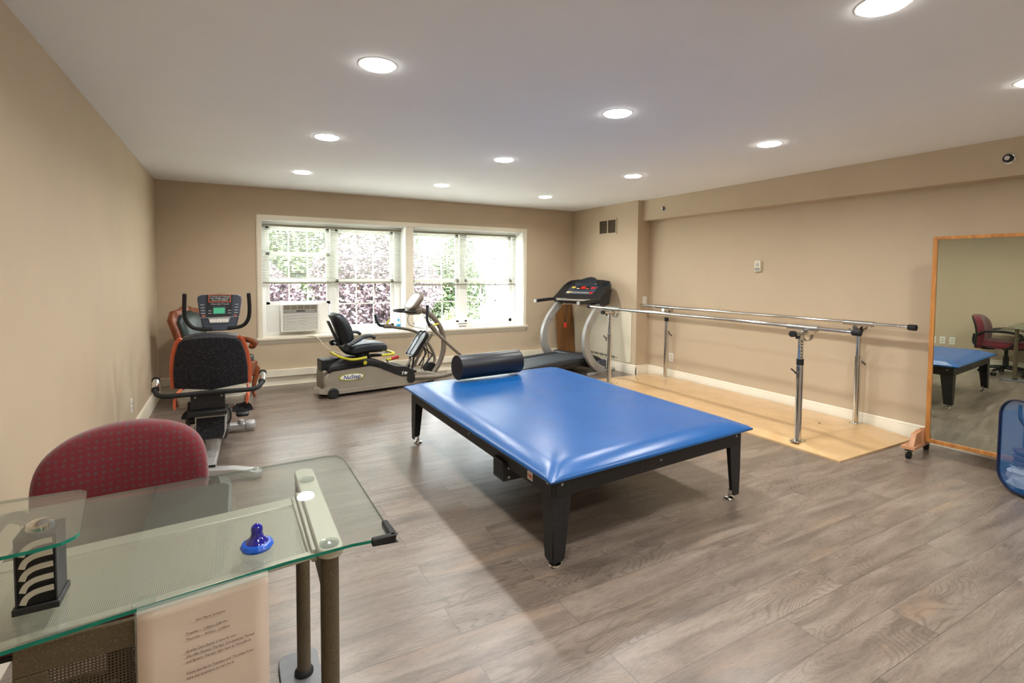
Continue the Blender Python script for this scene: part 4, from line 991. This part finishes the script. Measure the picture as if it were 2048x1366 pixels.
# seat post housing
ho = [(-.095, .0), (.075, .0), (.09, .05), (.10, .19), (.085, .225), (-.08, .225), (-.10, .19), (-.10, .05)]
b = MB().pillow(ho, [(.96, -.16), (1, -.15), (1, 0), (.97, .012)], O=(0, .24, .215), U=(1, 0, 0), V=(0, 0, 1), W=(0, -1, 0)); b.build('post_housing', 'silver', bk, bevel=.015, seg=3)
MB().prism([(-.092, .008), (.068, .008), (.082, .05), (.085, .165), (-.09, .165), (-.094, .05)], .012, .016, O=(0, .24, .215), U=(1, 0, 0), V=(0, 0, 1), W=(0, -1, 0)).build('housing_panel', 'blackfabric', bk, bevel=.003)
b = MB().cyl((.0, .34, .10), (.0, .30, .30), .045, 16); b.build('seat_riser', 'silver', bk)
MB().bb(-.13, .105, .14, .42, .41, .45).build('carriage', 'blackplastic', bk, bevel=.01)
MB().bb(-.12, .09, .185, .23, .45, .57).build('back_plate', 'blackpowder', bk, bevel=.006)
for sx in (-.09, .07): MB().cyl((sx, .18, .54), (sx, .186, .54), .007, 10).build('screw', 'steel', bk)
MB().tube(smooth([(.07, .30, .45), (.115, .26, .42), (.12, .26, .35), (.10, .28, .31)], 4), .007, 8).build('adjust_lever', 'blackplastic', bk)
MB().tube(smooth([(-.13, .24, .50), (-.14, .24, .36), (-.13, .26, .20)], 4), .011, 8).build('coiled_cable', 'blackrubber', bk)
# seat cushion and back
MB().sup((0, .50, .475), (.46, .42, .085), .35, 36).build('seat_cushion', 'taupe', bk)
for sx in (-1, 1): MB().tube(smooth([(sx*.228, .31, .475), (sx*.236, .50, .48), (sx*.228, .69, .475)], 4), 1, sec=[(.010*math.cos(a), .042*math.sin(a)) for a in [2*PI*i/14 for i in range(14)]], upv=(0, 0, 1)).build('seat_trim', 'orange', bk)
ra = R(-14); Vs = Vector((0, math.sin(ra), math.cos(ra))); Ws = Vector((0, -math.cos(ra), math.sin(ra)))
so_ = [(-.235, 0), (-.235, .12), (-.222, .24), (-.195, .34), (-.165, .375), (-.10, .395), (0, .405), (.10, .395), (.165, .375), (.195, .34), (.222, .24), (.235, .12), (.235, 0), (0, -.005)]
bd = lambda x, z: -1.2*x*x
b = MB().pillow(so_, [(1, -.03), (1, .02), (.985, .03)], O=(0, .33, .57), U=(1, 0, 0), V=Vs, W=Ws, bend=bd); sb = b.build('backrest', 'blackfabric', bk, sharp=45)
b = MB().pillow([(p[0]*.96, p[1]*.985+.008) for p in so_], [(.95, -.09), (1, -.07), (1, -.025)], O=(0, .33, .57), U=(1, 0, 0), V=Vs, W=Ws, bend=bd); b.build('back_cushion', 'darkvinyl', bk, sharp=50)
for sx in (-1, 1):
    pts = [Vector((0, .33, .57))+Vector((1, 0, 0))*(sx*(abs(x)+.004))+Vs*z+Ws*bd(x, z) for x, z in ((.235, -.01), (.236, .12), (.223, .24), (.196, .34), (.170, .378))]
    MB().tube(smooth(pts, 5), 1, sec=[(.005*math.cos(a), .020*math.sin(a)) for a in [2*PI*i/12 for i in range(12)]], upv=(1, 0, 0)).build('back_trim', 'orange', sb)
hb = smooth([(-.335, .32, .645), (-.325, .22, .60), (-.28, .16, .575), (-.15, .155, .572), (0, .16, .575), (.15, .155, .572), (.28, .16, .575), (.325, .22, .60), (.335, .32, .645)], 6)
b = MB().tube(hb, .0165, 14); hbo = b.build('seat_handlebar', 'blackrubber', bk)
for sx in (-1, 1):
    b = MB().cyl((sx*.327, .24, .607), (sx*.336, .335, .652), .0205, 18); g = b.build('pulse_grip', 'chrome', hbo)
    MB().cyl((sx*.336, .333, .651), (sx*.337, .345, .657), .025, 18).build('grip_end', 'blackrubber', g)
    MB().cyl((sx*.326, .234, .604), (sx*.3275, .244, .609), .023, 18).build('grip_ring', 'blackrubber', g)
# mast and console
b = MB().tube(smooth([(0, 1.1, .60), (.01, 1.06, .75), (.015, 1.02, .90)], 4), .026, 14); b.build('console_mast', 'silver', bk)
cn = R(-16); Vn = Vector((0, math.sin(-cn)*1.0, math.cos(cn))); Wn = Vector((0, -math.cos(cn), math.sin(-cn)))
O_ = Vector((.022, 1.0, .955))
cs_ = [(-.125, 0), (-.150, .12), (-.165, .235), (-.160, .262), (-.135, .274), (0, .28), (.135, .274), (.160, .262), (.165, .235), (.150, .12), (.125, 0), (.09, -.03), (-.09, -.03)]
b = MB().pillow(cs_, [(.94, -.045), (1, -.03), (1, 0), (.985, .006)], O=O_, U=(1, 0, 0), V=Vn, W=Wn); co = b.build('console', 'slate', bk, bevel=.008)
def pl(name, x0, x1, z0, z1, d, m_, par, r=.004, th=.002):
    return MB().prism(rrect(x1-x0, z1-z0, r, 3, (x0+x1)/2, (z0+z1)/2), d, d+th, O=O_, U=(1, 0, 0), V=Vn, W=Wn).build(name, m_, par)
MB().prism([(-.098, .078), (-.100, .272), (.100, .272), (.085, .078)], .006, .009, O=O_, U=(1, 0, 0), V=Vn, W=Wn).build('console_panel', 'blackplastic', co)
pl('lcd_bezel', -.052, .044, .102, .172, .009, 'slate', co); pl('lcd_screen', -.046, .038, .108, .158, .011, 'greenlcd', co)
stk = pl('console_sticker', -.082, .082, .207, .272, .009, 'orange', co); pl('sticker_face', -.076, .076, .213, .267, .011, 'blackplastic', stk, .003, .001)
U_ = (1, 0, 0)
for (z, s__, sz, m_) in ((.252, 'iFit Workout Card Technology', .0115, 'paperwhite'), (.236, 'Lose Weight and Feel', .0155, 'paperwhite'), (.219, 'Great in 8 WEEKS!', .0155, 'paperwhite')):
    text('lettering', s__, sz, O_+Vector((0, 0, 0))+Vn*z+Wn*.0128, U_, Vn, m_, stk, align='CENTER', depth=.0003)
text('lettering', 'NordicTrack', .026, O_+Vn*.183+Wn*.0098, U_, Vn, 'cloud', co, shear=.25, align='CENTER', depth=.0004, bold=.0003)
b = MB()
for sx in (-1, 1):
    for i, z in enumerate((.185, .160, .136, .112)):
        cx_ = sx*(.128-i*.002); 
        b.prism([(cx_-.014, z), (cx_+.014, z), (cx_+.014, z+.003), (cx_-.014, z+.003)], .0065, .008, O=O_, U=U_, V=Vn, W=Wn)
    for z in (.132, .110): b.prism([(sx*.072-.012, z), (sx*.072+.012, z), (sx*.072+.012, z+.003), (sx*.072-.012, z+.003)], .009, .010, O=O_, U=U_, V=Vn, W=Wn)
b.build('key_legends', 'paperwhite', co)
b = MB()
for sx in (-1, 1): b.prism([(sx*.118-.015, .085), (sx*.118+.015, .085), (sx*.118+.004, .097), (sx*.118-.004, .097)], .0065, .008, O=O_, U=U_, V=Vn, W=Wn)
b.build('brand_marks', 'orange', co)
MB().prism([(-.148, .072), (.143, .078), (.143, .0815), (-.148, .0755)], .006, .012, O=O_, U=U_, V=Vn, W=Wn).build('chrome_strip', 'silver', co)
kp = MB().prism([(-.085, .072), (.078, .074), (.065, .026), (-.072, .026)], .006, .014, O=O_, U=U_, V=Vn, W=Wn).build('button_bar', 'silver', co, bevel=.002)
for (u, ch_) in ((-.050, 'v'), (-.004, 'o'), (.042, '^')):
    pl('key', u-.021, u+.021, .034, .060, .014, 'white', kp, .002, .001)
    text('legend', ch_, .016, O_+Vn*.042+Vector((u, 0, 0))+Wn*.0155, U_, Vn, 'acdark', kp, align='CENTER', depth=.0003)
pl('console_neck', -.055, .055, -.035, .005, -.01, 'slate', bk, .006, .035)
hp_ = smooth([(-.215, .90, 1.235), (-.222, .93, 1.10), (-.215, .955, 1.02), (-.17, .975, .955), (-.09, .985, .935), (0, .985, .935), (.10, .985, .938), (.19, .975, .955), (.235, .955, 1.01), (.248, .93, 1.10), (.243, .90, 1.235)], 6)
MB().tube(hp_, .0155, 14).build('front_handlebar', 'blackrubber', bk)
# pedals
for (sx, y, z, dz) in ((1, .86, .27, 1), (-1, .98, .22, -1)):
    b = MB().tube([(sx*.08, .92, .30), (sx*.115, .92, .30)], .014, 12); b.tube(smooth([(sx*.115, .92, .325), (sx*.125, .90, .29), (sx*.125, y, z-.02)], 3), .010, 10); cr = b.build('crank_arm', 'chrome', bk)
    MB().sup((sx*.185, y, z-.02), (.10, .13, .035), .4, 20, Matrix.Rotation(R(25), 3, 'X')).build('pedal', 'blackplastic', cr)
    b = MB().tube([(sx*.185-.052*math.cos(a), y-.02+.02*math.sin(a), z-.02+.055*math.sin(a)) for a in [PI*i/10 for i in range(11)]], 1, sec=[(-.028, -.002), (.028, -.002), (.028, .002), (-.028, .002)], upv=(0, 1, .3)); b.build('pedal_strap', 'blackrubber', cr)

# ------------------------------------------------------------------ executive chair in the corner
ex = thing('executive_chair', 'carved cherry wood armchair with dark green leather behind the recumbent bike', 'chair', (-.13, 6.32, 0), R(-28))
# local: faces +x? back at -x ; width along y
seat = MB().sup((.02, 0, .445), (.52, .52, .12), .35, 36).build('seat', 'greenleather', ex)
b = MB().prism([(-.26, .0), (.27, .0), (.29, .10), (.29, .17), (-.26, .17)], -.25, .25, O=(0, 0, .25)); b.build('seat_rail', 'cherry', ex, bevel=.015)
for sy in (-1, 1):
    for (x, sx) in ((.24, 1), (-.25, -1)):
        b = MB().tube(smooth([(x, sy*.23, .40), (x+sx*.03, sy*.245, .30), (x+sx*.01, sy*.235, .16), (x+sx*.0, sy*.23, .06), (x+sx*.025, sy*.24, 0.012)], 5), [.032, .034, .036, .038, .04, .038, .035, .032, .029, .026, .024, .022, .020, .019, .018, .018, .018, .019, .020, .021, .022], 12); b.build('leg', 'cherry', ex)
    b = MB().tube(smooth([(-.27, sy*.27, .62), (-.12, sy*.29, .665), (.05, sy*.30, .655), (.17, sy*.305, .635), (.225, sy*.305, .605), (.205, sy*.305, .565), (.17, sy*.305, .575)], 5), 1, sec=[(.03*math.cos(a), .02*math.sin(a)) for a in [2*PI*i/12 for i in range(12)]], upv=(0, 1, 0)); ar = b.build('armrest', 'cherry', ex)
    b = MB().tube(smooth([(.13, sy*.30, .60), (.06, sy*.29, .50), (.09, sy*.27, .36)], 4), .022, 12); b.build('arm_support', 'cherry', ar)
bv = R(-12); Vx = Vector((math.sin(bv), 0, math.cos(bv))); Wx = Vector((math.cos(bv), 0, -math.sin(bv)))
bo2 = [(-.235, 0), (-.25, .30), (-.29, .50), (-.22, .585), (-.10, .60), (0, .635), (.10, .60), (.22, .585), (.29, .50), (.25, .30), (.235, 0)]
b = MB().pillow(bo2, [(.98, -.035), (1, -.02), (1, .02), (.97, .03)], O=(-.24, 0, .43), U=(0, 1, 0), V=Vx, W=Wx); bf = b.build('back_frame', 'cherry', ex, bevel=.006)
b = MB().pillow([(p[0]*.80, .03+p[1]*.86) for p in bo2], [(1, .02), (.98, .055), (.90, .07)], O=(-.24, 0, .43), U=(0, 1, 0), V=Vx, W=Wx); b.build('back_cushion', 'greenleather', bf, bevel=.01)

# ------------------------------------------------------------------ glass desk
dk = thing('glass_desk', 'glass-topped computer desk with bronze tube legs and perforated panel', 'desk', (0, 1.55, 0))
DZ = .742
outl = [(.352, 1.262), (.345, 1.80), (.341, 1.89), (.325, 1.925), (.285, 1.937), (.10, 1.928), (-.10, 1.915), (-.36, 1.897), (-.66, 1.872), (-.71, 1.84), (-.72, 1.2), (-.69, 1.15), (-.40, 1.188), (-.10, 1.235), (.10, 1.262), (.25, 1.270), (.33, 1.262)]
outl = [(x, y-1.55) for x, y in outl]
def slab(out, z0, z1, name, parent):
    n = len(out); b = MB(); b.mat(0)
    b.add([(x, y, z0) for x, y in out]+[(x, y, z1) for x, y in out], [tuple(range(n)), tuple(range(2*n-1, n-1, -1))])
    b.mat(1)
    base = len(b.v)
    b.add([(x, y, z0) for x, y in out]+[(x, y, z1) for x, y in out], [(j, (j+1) % n, (j+1) % n+n, j+n) for j in range(n) if (out[j][1]+out[(j+1) % n][1])/2 < 0])
    b.mat(2); base = len(b.v)
    b.add([(x, y, z0) for x, y in out]+[(x, y, z1) for x, y in out], [(j, (j+1) % n, (j+1) % n+n, j+n) for j in range(n) if (out[j][1]+out[(j+1) % n][1])/2 >= 0])
    me = b.build(name, ['deskglass', 'glassedge', 'shadededge'], parent, sharp=30); return me
top_ = slab(outl, DZ, DZ+.008, 'glass_top', dk)
YD = 1.55
# right side: support bar, legs, foot
b = MB().prism([(p[0], p[1]) for p in rrect(.062, .60, .03, 8)], DZ-.03, DZ-.008, O=(.207, 1.59-YD, 0), U=(1, .0, 0), V=(.0, 1, 0), W=(0, 0, 1)); sbr = b.build('support_bar', 'champagne', dk, bevel=.004)
for y in (1.325, 1.775):
    MB().lathe([(0, 0), (.021, 0), (.024, .002), (.024, .006), (0, .0075)], (.205, y-YD, DZ-.008), (0, 0, 1), 28).build('glass_pad', 'clear', sbr)
b = MB().cyl((.205, 1.325-YD, .02), (.205, 1.325-YD, DZ-.03), .0225, 28); b.build('leg', 'bronze', dk)
b = MB().cyl((.200, 1.86-YD, .02), (.200, 1.86-YD, DZ-.03), .0225, 28); l2 = b.build('leg', 'bronze', dk)
MB().lathe([(0, 0), (.031, 0), (.031, .01), (.026, .018), (.0225, .02)], (.200, 1.86-YD, .018), (0, 0, 1)).build('leg_collar', 'blackrubber', l2)
MB().prism(rrect(.13, .80, .03), .004, .018, O=(.19, 1.58-YD, 0), U=(1, 0, 0), V=(0, 1, 0), W=(0, 0, 1)).build('foot_plate', 'slategrey', dk, bevel=.002)
MB().beam(Vector((.200, 1.345-YD, .60)), Vector((.185, 1.66-YD, .705)), .012, .035).build('brace', 'bronze', dk)
b = MB().bb(.165, .178, 1.34-YD, 1.72-YD, .690, .722); b.build('shelf_bracket', 'champagne', dk, bevel=.002)
# left side legs (same pattern)
b = MB().prism(rrect(.062, .60, .03, 8), DZ-.03, DZ-.008, O=(-.60, 1.53-YD, 0), U=(1, 0, 0), V=(0, 1, 0), W=(0, 0, 1)); b.build('support_bar', 'champagne', dk, bevel=.004)
for y in (1.28, 1.80): MB().cyl((-.60, y-YD, .02), (-.60, y-YD, DZ-.03), .0225, 28).build('leg', 'bronze', dk)
MB().prism(rrect(.10, .74, .04), .004, .018, O=(-.60, 1.55-YD, 0), U=(1, 0, 0), V=(0, 1, 0), W=(0, 0, 1)).build('foot_plate', 'silver', dk, bevel=.002)
# perforated shelf under the glass
sh = [(-.60, 1.25), (-.30, 1.28), (.172, 1.335), (.165, 1.725), (-.02, 1.70), (-.40, 1.665), (-.60, 1.65)]
sh = [(x, y-YD) for x, y in sh]
n = len(sh); zsh = .703
so = MB().add([(x, y, zsh) for x, y in sh], [tuple(range(n))]).build('perforated_shelf', 'perfshelf', dk)
b = MB(); sp = [Vector((x, y, zsh)) for x, y in sh]
b.beam(Vector((-.60, 1.63-YD, zsh-.003)), Vector((.165, 1.70-YD, zsh-.003)), .055, .012)
b.beam(Vector((-.60, 1.26-YD, zsh+.004)), Vector((.172, 1.345-YD, zsh+.004)), .022, .014)
b.beam(Vector((.165, 1.34-YD, zsh)), Vector((.158, 1.72-YD, zsh)), .014, .014)
b.build('shelf_rim', 'champagne', so, bevel=.003)
b = MB().lathe([(0, 0), (.019, 0), (.021, .002), (.021, .012), (0, .014)], (-.172, 1.270-YD, DZ-.016), (0, 0, 1), 24); b.build('glass_pad', 'clear', dk)
b = MB().lathe([(0, 0), (.019, 0), (.021, .002), (.021, .012), (0, .014)], (-.56, 1.24-YD, DZ-.016), (0, 0, 1), 24); b.build('glass_pad', 'clear', dk)
# keyboard tray
kt = [(-.55, 1.74), (-.05, 1.795), (-.025, 1.82), (-.022, 2.10), (-.04, 2.13), (-.10, 2.135), (-.55, 2.16)]
kt = [(x*.962, y*.962) for x, y in kt]
b = MB().prism([(x, y-YD) for x, y in kt], .667, .672, U=(1, 0, 0), V=(0, 1, 0), W=(0, 0, 1)); b.build('keyboard_tray', 'smoked', dk)
for xr in (-.515, -.085):
    b = MB().bb(xr-.007, xr+.007, 1.62-YD, 1.70-YD, .6735, .684); b.bb(xr-.007, xr+.007, 1.60-YD, 1.62-YD, .673, .70); b.build('tray_runner', 'bronze', dk)
# modesty panel
b = MB(); mx0, mx1, my = -.366, .045, 1.243-YD
b.bb(mx0, mx1, my-.006, my+.006, .665, .722); b.bb(mx0, mx0+.05, my-.006, my+.006, .30, .665); b.bb(mx1-.05, mx1, my-.006, my+.006, .30, .665); b.bb(mx0, mx1, my-.006, my+.006, .26, .30)
mo = b.build('modesty_panel', 'bronze', dk, bevel=.002)
MB().bb(mx0+.05, mx1-.05, my-.0006, my+.0006, .30, .665).build('perforated_sheet', 'perfpanel', mo)
MB().beam(Vector((-.60, 1.262-YD, .60)), Vector((-.35, 1.262-YD, .60)), .02, .03).build('panel_bracket', 'bronze', mo)
# rubber corner guard
gx, gy = .352, 1.262-YD
b = MB()
b.bb(gx-.055, gx+.006, gy-.006, gy+.010, DZ-.007, DZ+.013); b.bb(gx-.010, gx+.006, gy-.006, gy+.085, DZ-.007, DZ+.013)
b.build('corner_guard', 'blackrubber', dk, bevel=.004)

# raised monitor shelf on the desk
ms = thing('monitor_riser', 'small raised glass shelf on a chrome bracket at the left end of the desk', 'monitor shelf', (-.36, 1.34, DZ+.0085))
o2 = [(.09, -.075), (.062, .12), (.056, .155), (.04, .172), (.0, .174), (-.30, .18), (-.34, .15), (-.34, -.12), (-.30, -.135), (-.06, -.125), (.03, -.118), (.07, -.108), (.085, -.092)]
slab(o2, .152, .159, 'riser_glass', ms)
b = MB().bb(-.018, .042, -.035, -.031, 0, .145); 
for (z) in (.0,): pass
fr_ = MB(); fr_.bb(-.020, -.016, -.035, .035, .0, .150); fr_.bb(.040, .044, -.035, .035, .0, .150); fr_.bb(-.020, .044, -.035, .035, .143, .151); fr_.bb(-.024, .048, -.040, .040, 0, .014)
bro = fr_.build('riser_bracket', 'blackplastic', ms, bevel=.002)
MB().bb(-.016, .040, -.034, -.031, .014, .143).build('face_plate', 'blackchrome', bro)
for i in range(5):  # pale raised arcs stand in for curved reflections on the bracket face
    z0 = .022+i*.024
    pts = [(-.008, -.0355, z0-.004), (-.003, -.0355, z0+.008), (.008, -.0355, z0+.016), (.022, -.0355, z0+.019), (.039, -.0355, z0+.020)]
    MB().tube(smooth(pts, 4), 1, sec=[(-.0012, -.0052), (.0012, -.0052), (.0012, .0052), (-.0012, .0052)], upv=(0, 0, 1)).build('reflection_arc', 'champagne', bro)
MB().bb(-.016, .040, .028, .032, .005, .145).build('back_plate', 'chrome', bro)
MB().lathe([(0, 0), (.020, 0), (.023, .002), (.021, .014), (.012, .019), (0, .02)], (.012, 0, .1495), (0, 0, 1), 24).build('shelf_knob', 'chrome', bro)

# blue ornament
pf = thing('pacifier_ornament', 'blue glass pacifier-shaped ornament sitting on the desk top', 'ornament', (.043, 1.352, DZ+.0085))
MB().lathe([(0, 0), (.025, 0), (.034, .004), (.037, .011), (.033, .018), (.022, .021), (0, .021)], n=36).build('ring', 'bluering', pf)
MB().lathe([(0, .017), (.027, .018), (.024, .024), (.015, .032), (.0125, .042), (.0135, .05), (.0115, .058), (.006, .0625), (0, .064)], n=32).build('teat', 'blueglass', pf)

# notice in a plastic sleeve
nz = thing('notice_sheet', 'cream printed schedule sheet in a plastic sleeve hanging from the desk edge', 'paper notice', (-.057, 1.216, 0))
pw = .235
b = MB(); vs = []; nx, nz_ = 8, 12
for j in range(nz_+1):
    for i in range(nx+1):
        x = -pw/2+pw*i/nx; z = .452+(.752-.452)*j/nz_; y = .004*math.sin(x*20)+.006*math.sin(z*9)-.003*((z-.6)/.15)**2*0
        vs.append((x, y+x*.10, z-.055*(x+pw/2)*0))
fs = [(j*(nx+1)+i, j*(nx+1)+i+1, (j+1)*(nx+1)+i+1, (j+1)*(nx+1)+i) for j in range(nz_) for i in range(nx)]
b.add(vs, fs); po = b.build('sheet', 'paper', nz)
sd_ = po.modifiers.new('s', 'SOLIDIFY'); sd_.thickness = .0008
b = MB().tube([(-pw/2, -.012, .752), (0, 0, .7535), (pw/2, .012, .752)], 1, sec=[(-.012, -.0012), (.012, -.0012), (.012, .0012), (-.012, .0012)], upv=(0, 0, 1)); b.build('sleeve_fold', 'clear', nz)
b = MB().tube([(-pw/2-.002, -.012, .752), (-pw/2-.002, -.014, .455)], .0018, 6); b.build('sleeve_seam', 'clear', nz)
lines = [(-.020, .704, 'Ann Marie Schedule', .053), (-.0375, .681, 'Tuesday -  1:00pm-5:00 Pm', .075), (-.0375, .669, 'Thursday -  8:00am-12:00pm', .079),
         (-.0375, .644, 'Quality Care Rehab is here for you', .090), (-.0375, .633, 'We offer Physical Therapy, Occupational Therapy', .1265), (-.0375, .622, 'and Speech Therapy right here at Woodlands', .119),
         (-.0375, .598, 'Come see me on Tuesdays and Thursdays if you', .124), (-.0375, .587, 'have any questions or call me at', .086)]
for (x, z, s__, wd) in lines:
    text('printed_line', s__, .0072, (x, -.013+x*.1, z), (1, .10, 0), (0, 0, 1), 'ink', nz, depth=.0002, shear=.15, fit=wd)

# ------------------------------------------------------------------ red office chair (faces the desk)
rc = thing('office_chair', 'burgundy upholstered office chair with black loop arms tucked at the desk', 'chair', (-.338, 2.04, 0), R(3))
# local: faces -y, back at +y
bo3 = [(-.21, -.06), (-.255, .06), (-.272, .18), (-.262, .29), (-.215, .36), (-.13, .405), (0, .425), (.13, .41), (.215, .37), (.26, .30), (.272, .18), (.255, .06), (.21, -.06), (.0, -.08)]
bo3 = [(x*.95, z) for x, z in bo3]
rb = R(8); Vr = Vector((0, math.sin(rb), math.cos(rb))); Wr = Vector((0, -math.cos(rb), math.sin(rb)))
bdr = lambda x, z: .55*x*x+.03*math.cos(z*7-1.5)-.02
b = MB().pillow(sm2(bo3, 4), [(1, -.03), (1.0, 0), (.985, .03), (.94, .05), (.85, .058)], O=(0, .235, .440), U=(1, 0, 0), V=Vr, W=Wr, bend=bdr); bko = b.build('backrest', 'redfabric', rc, sharp=60)
b = MB().pillow(sm2([(x*.985, z*.985) for x, z in bo3], 4), [(.9, -.052), (.98, -.045), (1, -.028)], O=(0, .235, .440), U=(1, 0, 0), V=Vr, W=Wr, bend=bdr); b.build('back_shell', 'blackplastic', bko, sharp=60)
sr = [(-.25, -.22), (-.20, -.25), (0, -.26), (.20, -.25), (.25, -.22), (.265, 0), (.24, .2), (.15, .235), (0, .24), (-.15, .235), (-.24, .2), (-.265, 0)]
b = MB().pillow(sm2(sr, 4), [(.96, -.02), (1, 0), (1, .04), (.96, .065), (.88, .075)], O=(0, -.03, .42), U=(1, 0, 0), V=(0, 1, 0), W=(0, 0, 1), bend=lambda x, y: .02*(y/.25)**2-.01); b.build('seat', 'redplain', rc, sharp=60)
b = MB().pillow(sm2(sr, 4), [(.8, -.03), (.97, -.015), (.985, 0)], O=(0, -.03, .415), U=(1, 0, 0), V=(0, 1, 0), W=(0, 0, 1)); b.build('seat_shell', 'blackplastic', rc)
b = MB().tube(smooth([(0, .10, .39), (0, .24, .385), (0, .305, .44), (0, .30, .56)], 4), 1, sec=[(-.04, -.012), (.04, -.012), (.04, .012), (-.04, .012)], upv=(1, 0, 0)); b.build('back_bracket', 'blackplastic', rc)
for sx in (-1, 1):
    X = sx*.295
    b = MB().tube(smooth([(sx*.25, .24, .565), (X, .16, .625), (X+sx*.01, 0, .64), (X, -.15, .625), (X-sx*.002, -.225, .58), (X-sx*.01, -.19, .52), (sx*.26, -.08, .40), (sx*.17, -.03, .385)], 5), 1, sec=[(-.02, -.013), (.02, -.013), (.02, .013), (-.02, .013)], upv=(sx*.3, 0, 1)); b.build('arm_loop', 'blackplastic', rc, bevel=.004)
b = MB().bb(-.09, .09, -.13, .08, .375, .40); b.build('tilt_mechanism', 'blackplastic', rc, bevel=.01)
b = MB().cyl((0, -.03, .10), (0, -.03, .26), .034, 20); b.cyl((0, -.03, .26), (0, -.03, .38), .022, 20); b.build('gas_lift', 'blackplastic', rc)
for i in range(5):
    a = R(18+72*i); c_, s2 = math.cos(a), math.sin(a)
    b = MB().tube([(0, -.03, .105), (c_*.12, -.03+s2*.12, .10), (c_*.27, -.03+s2*.27, .075)], [.03, .024, .018], 10); lg = b.build('base_arm', 'blackplastic', rc)
    px, py = c_*.275, -.03+s2*.275; tx, ty = -s2, c_
    b = MB()
    for k in (-1, 1): b.cyl((px+tx*k*.006, py+ty*k*.006, .026), (px+tx*k*.026, py+ty*k*.026, .026), .026, 18)
    b.build('caster', 'blackrubber', lg)

# ------------------------------------------------------------------ outside
tag(MB().bb(-20, 40, YB+.5, 60, -.65, -.55).build('bounce_ground', 'bounceground'), kind='structure')  # ground made pale to bounce daylight up onto the ceiling
def tree(name, loc, cen, rad, nleaf, leafm, label, cat, trunk=True, ls=.09, seed=1):
    rnd = random.Random(seed); t = thing(name, label, cat, loc)
    vs = []; fs = []
    for i in range(nleaf):
        while True:
            p = Vector((rnd.uniform(-1, 1), rnd.uniform(-1, 1), rnd.uniform(-1, 1)))
            if .25 < p.length < 1: break
        q = Vector((p.x*rad[0], p.y*rad[1], p.z*rad[2]))+Vector(cen)
        q += Vector((math.sin(q.z*5), math.cos(q.x*4), math.sin(q.x*6)))*.08
        a = Vector((rnd.gauss(0, 1), rnd.gauss(0, 1), rnd.gauss(0, 1))).normalized(); c = a.orthogonal().normalized(); s3 = ls*rnd.uniform(.6, 1.3); a, c = a*s3, c*s3*.6
        k = len(vs); vs += [q-a, q-c, q+a, q+c]; fs.append((k, k+1, k+2, k+3))
    b = MB(); b.add(vs, fs)
    me = bpy.data.meshes.new('foliage'); me.from_pydata([tuple(v) for v in vs], [], fs); me.materials.append(M[leafm])
    fo = bpy.data.objects.new('foliage', me); COL.objects.link(fo); fo.parent = t
    if trunk:
        zt = cen[2]
        b = MB().tube([(0, 0, 0), (.05, .02, zt*.5), (cen[0], cen[1], zt)], [.11, .08, .04], 10)
        for k in range(5):
            a = 2*PI*k/5; b.tube([(.03, .02, zt*.5), (cen[0]+math.cos(a)*rad[0]*.5, cen[1]+math.sin(a)*rad[1]*.5, cen[2]+rad[2]*.3)], [.05, .015], 8)
        b.build('trunk', 'bark', t)
    return t
G0 = -.55
tree('maple_tree', (2.75, 11.2, G0), (0, 0, 1.55), (1.45, 1.0, 1.35), 14000, 'leafred', 'purple-leaved maple tree outside the left window, on its right side', 'tree', ls=.05, seed=3)
tree('maple_tree', (.35, 11.6, G0), (0, 0, 1.45), (.95, .8, .7), 5500, 'leafred', 'reddish bush outside above the air conditioner', 'tree', ls=.05, seed=4)
tree('garden_tree', (5.0, 12.1, G0), (0, 0, 1.5), (.75, .7, 1.5), 8000, 'leafgreen', 'green tree outside the right window beside the white house', 'tree', ls=.05, seed=5)
tree('garden_tree', (2.2, 14.2, G0), (0, 0, 2.3), (2.6, 1.0, 2.2), 14000, 'leafgreen', 'tall green tree outside beyond the maple and the grey roof', 'tree', ls=.07, seed=6)
tree('garden_shrub', (3.15, 9.7, G0), (0, 0, .55), (.5, .4, .6), 3500, 'leafpale', 'yellow-green shrub below the maple outside', 'shrub', False, .035, 7)
tree('garden_shrub', (4.25, 10.2, G0), (0, 0, .6), (.5, .4, .65), 3500, 'leafpale', 'pale green shrub outside the right window', 'shrub', False, .035, 8)
hs = thing('white_house', 'white sided house with sloping gable roof outside the right window', 'house', (5.6, 13.6, G0))
b = MB().prism([(0, 0), (9, 0), (9, 3.4), (4.6, 6.6), (1.0, 3.2), (0, 1.45)], 0, 5); hw = b.build('house_wall', 'siding', hs)
b = MB()
for i in range(18): b.bb(.02, 8.9, -.012, 0, .12+i*.18, .135+i*.18)
b.build('siding_laps', 'cloud', hw)
MB().beam(Vector((-.55, -.25, .95)), Vector((4.6, -.25, 6.85)), .5, .10, (0, 1, 0)).build('roof_rake', 'roof', hs)
MB().bb(.20, .62, -.03, .01, .55, .95).build('house_window', 'darkwin', hs)
gh = thing('grey_roofed_house', 'grey roofed house far outside behind the left window', 'house', (-1.2, 17.0, G0))
MB().bb(0, 3.9, 0, 4, 0, 1.8).build('house_wall', 'siding', gh)
MB().prism([(-.2, 0), (4.1, 0), (3.9, 1.0), (.2, 1.0)], -.3, -.1, O=(0, 0, 1.65)).build('roof', 'roof', gh)
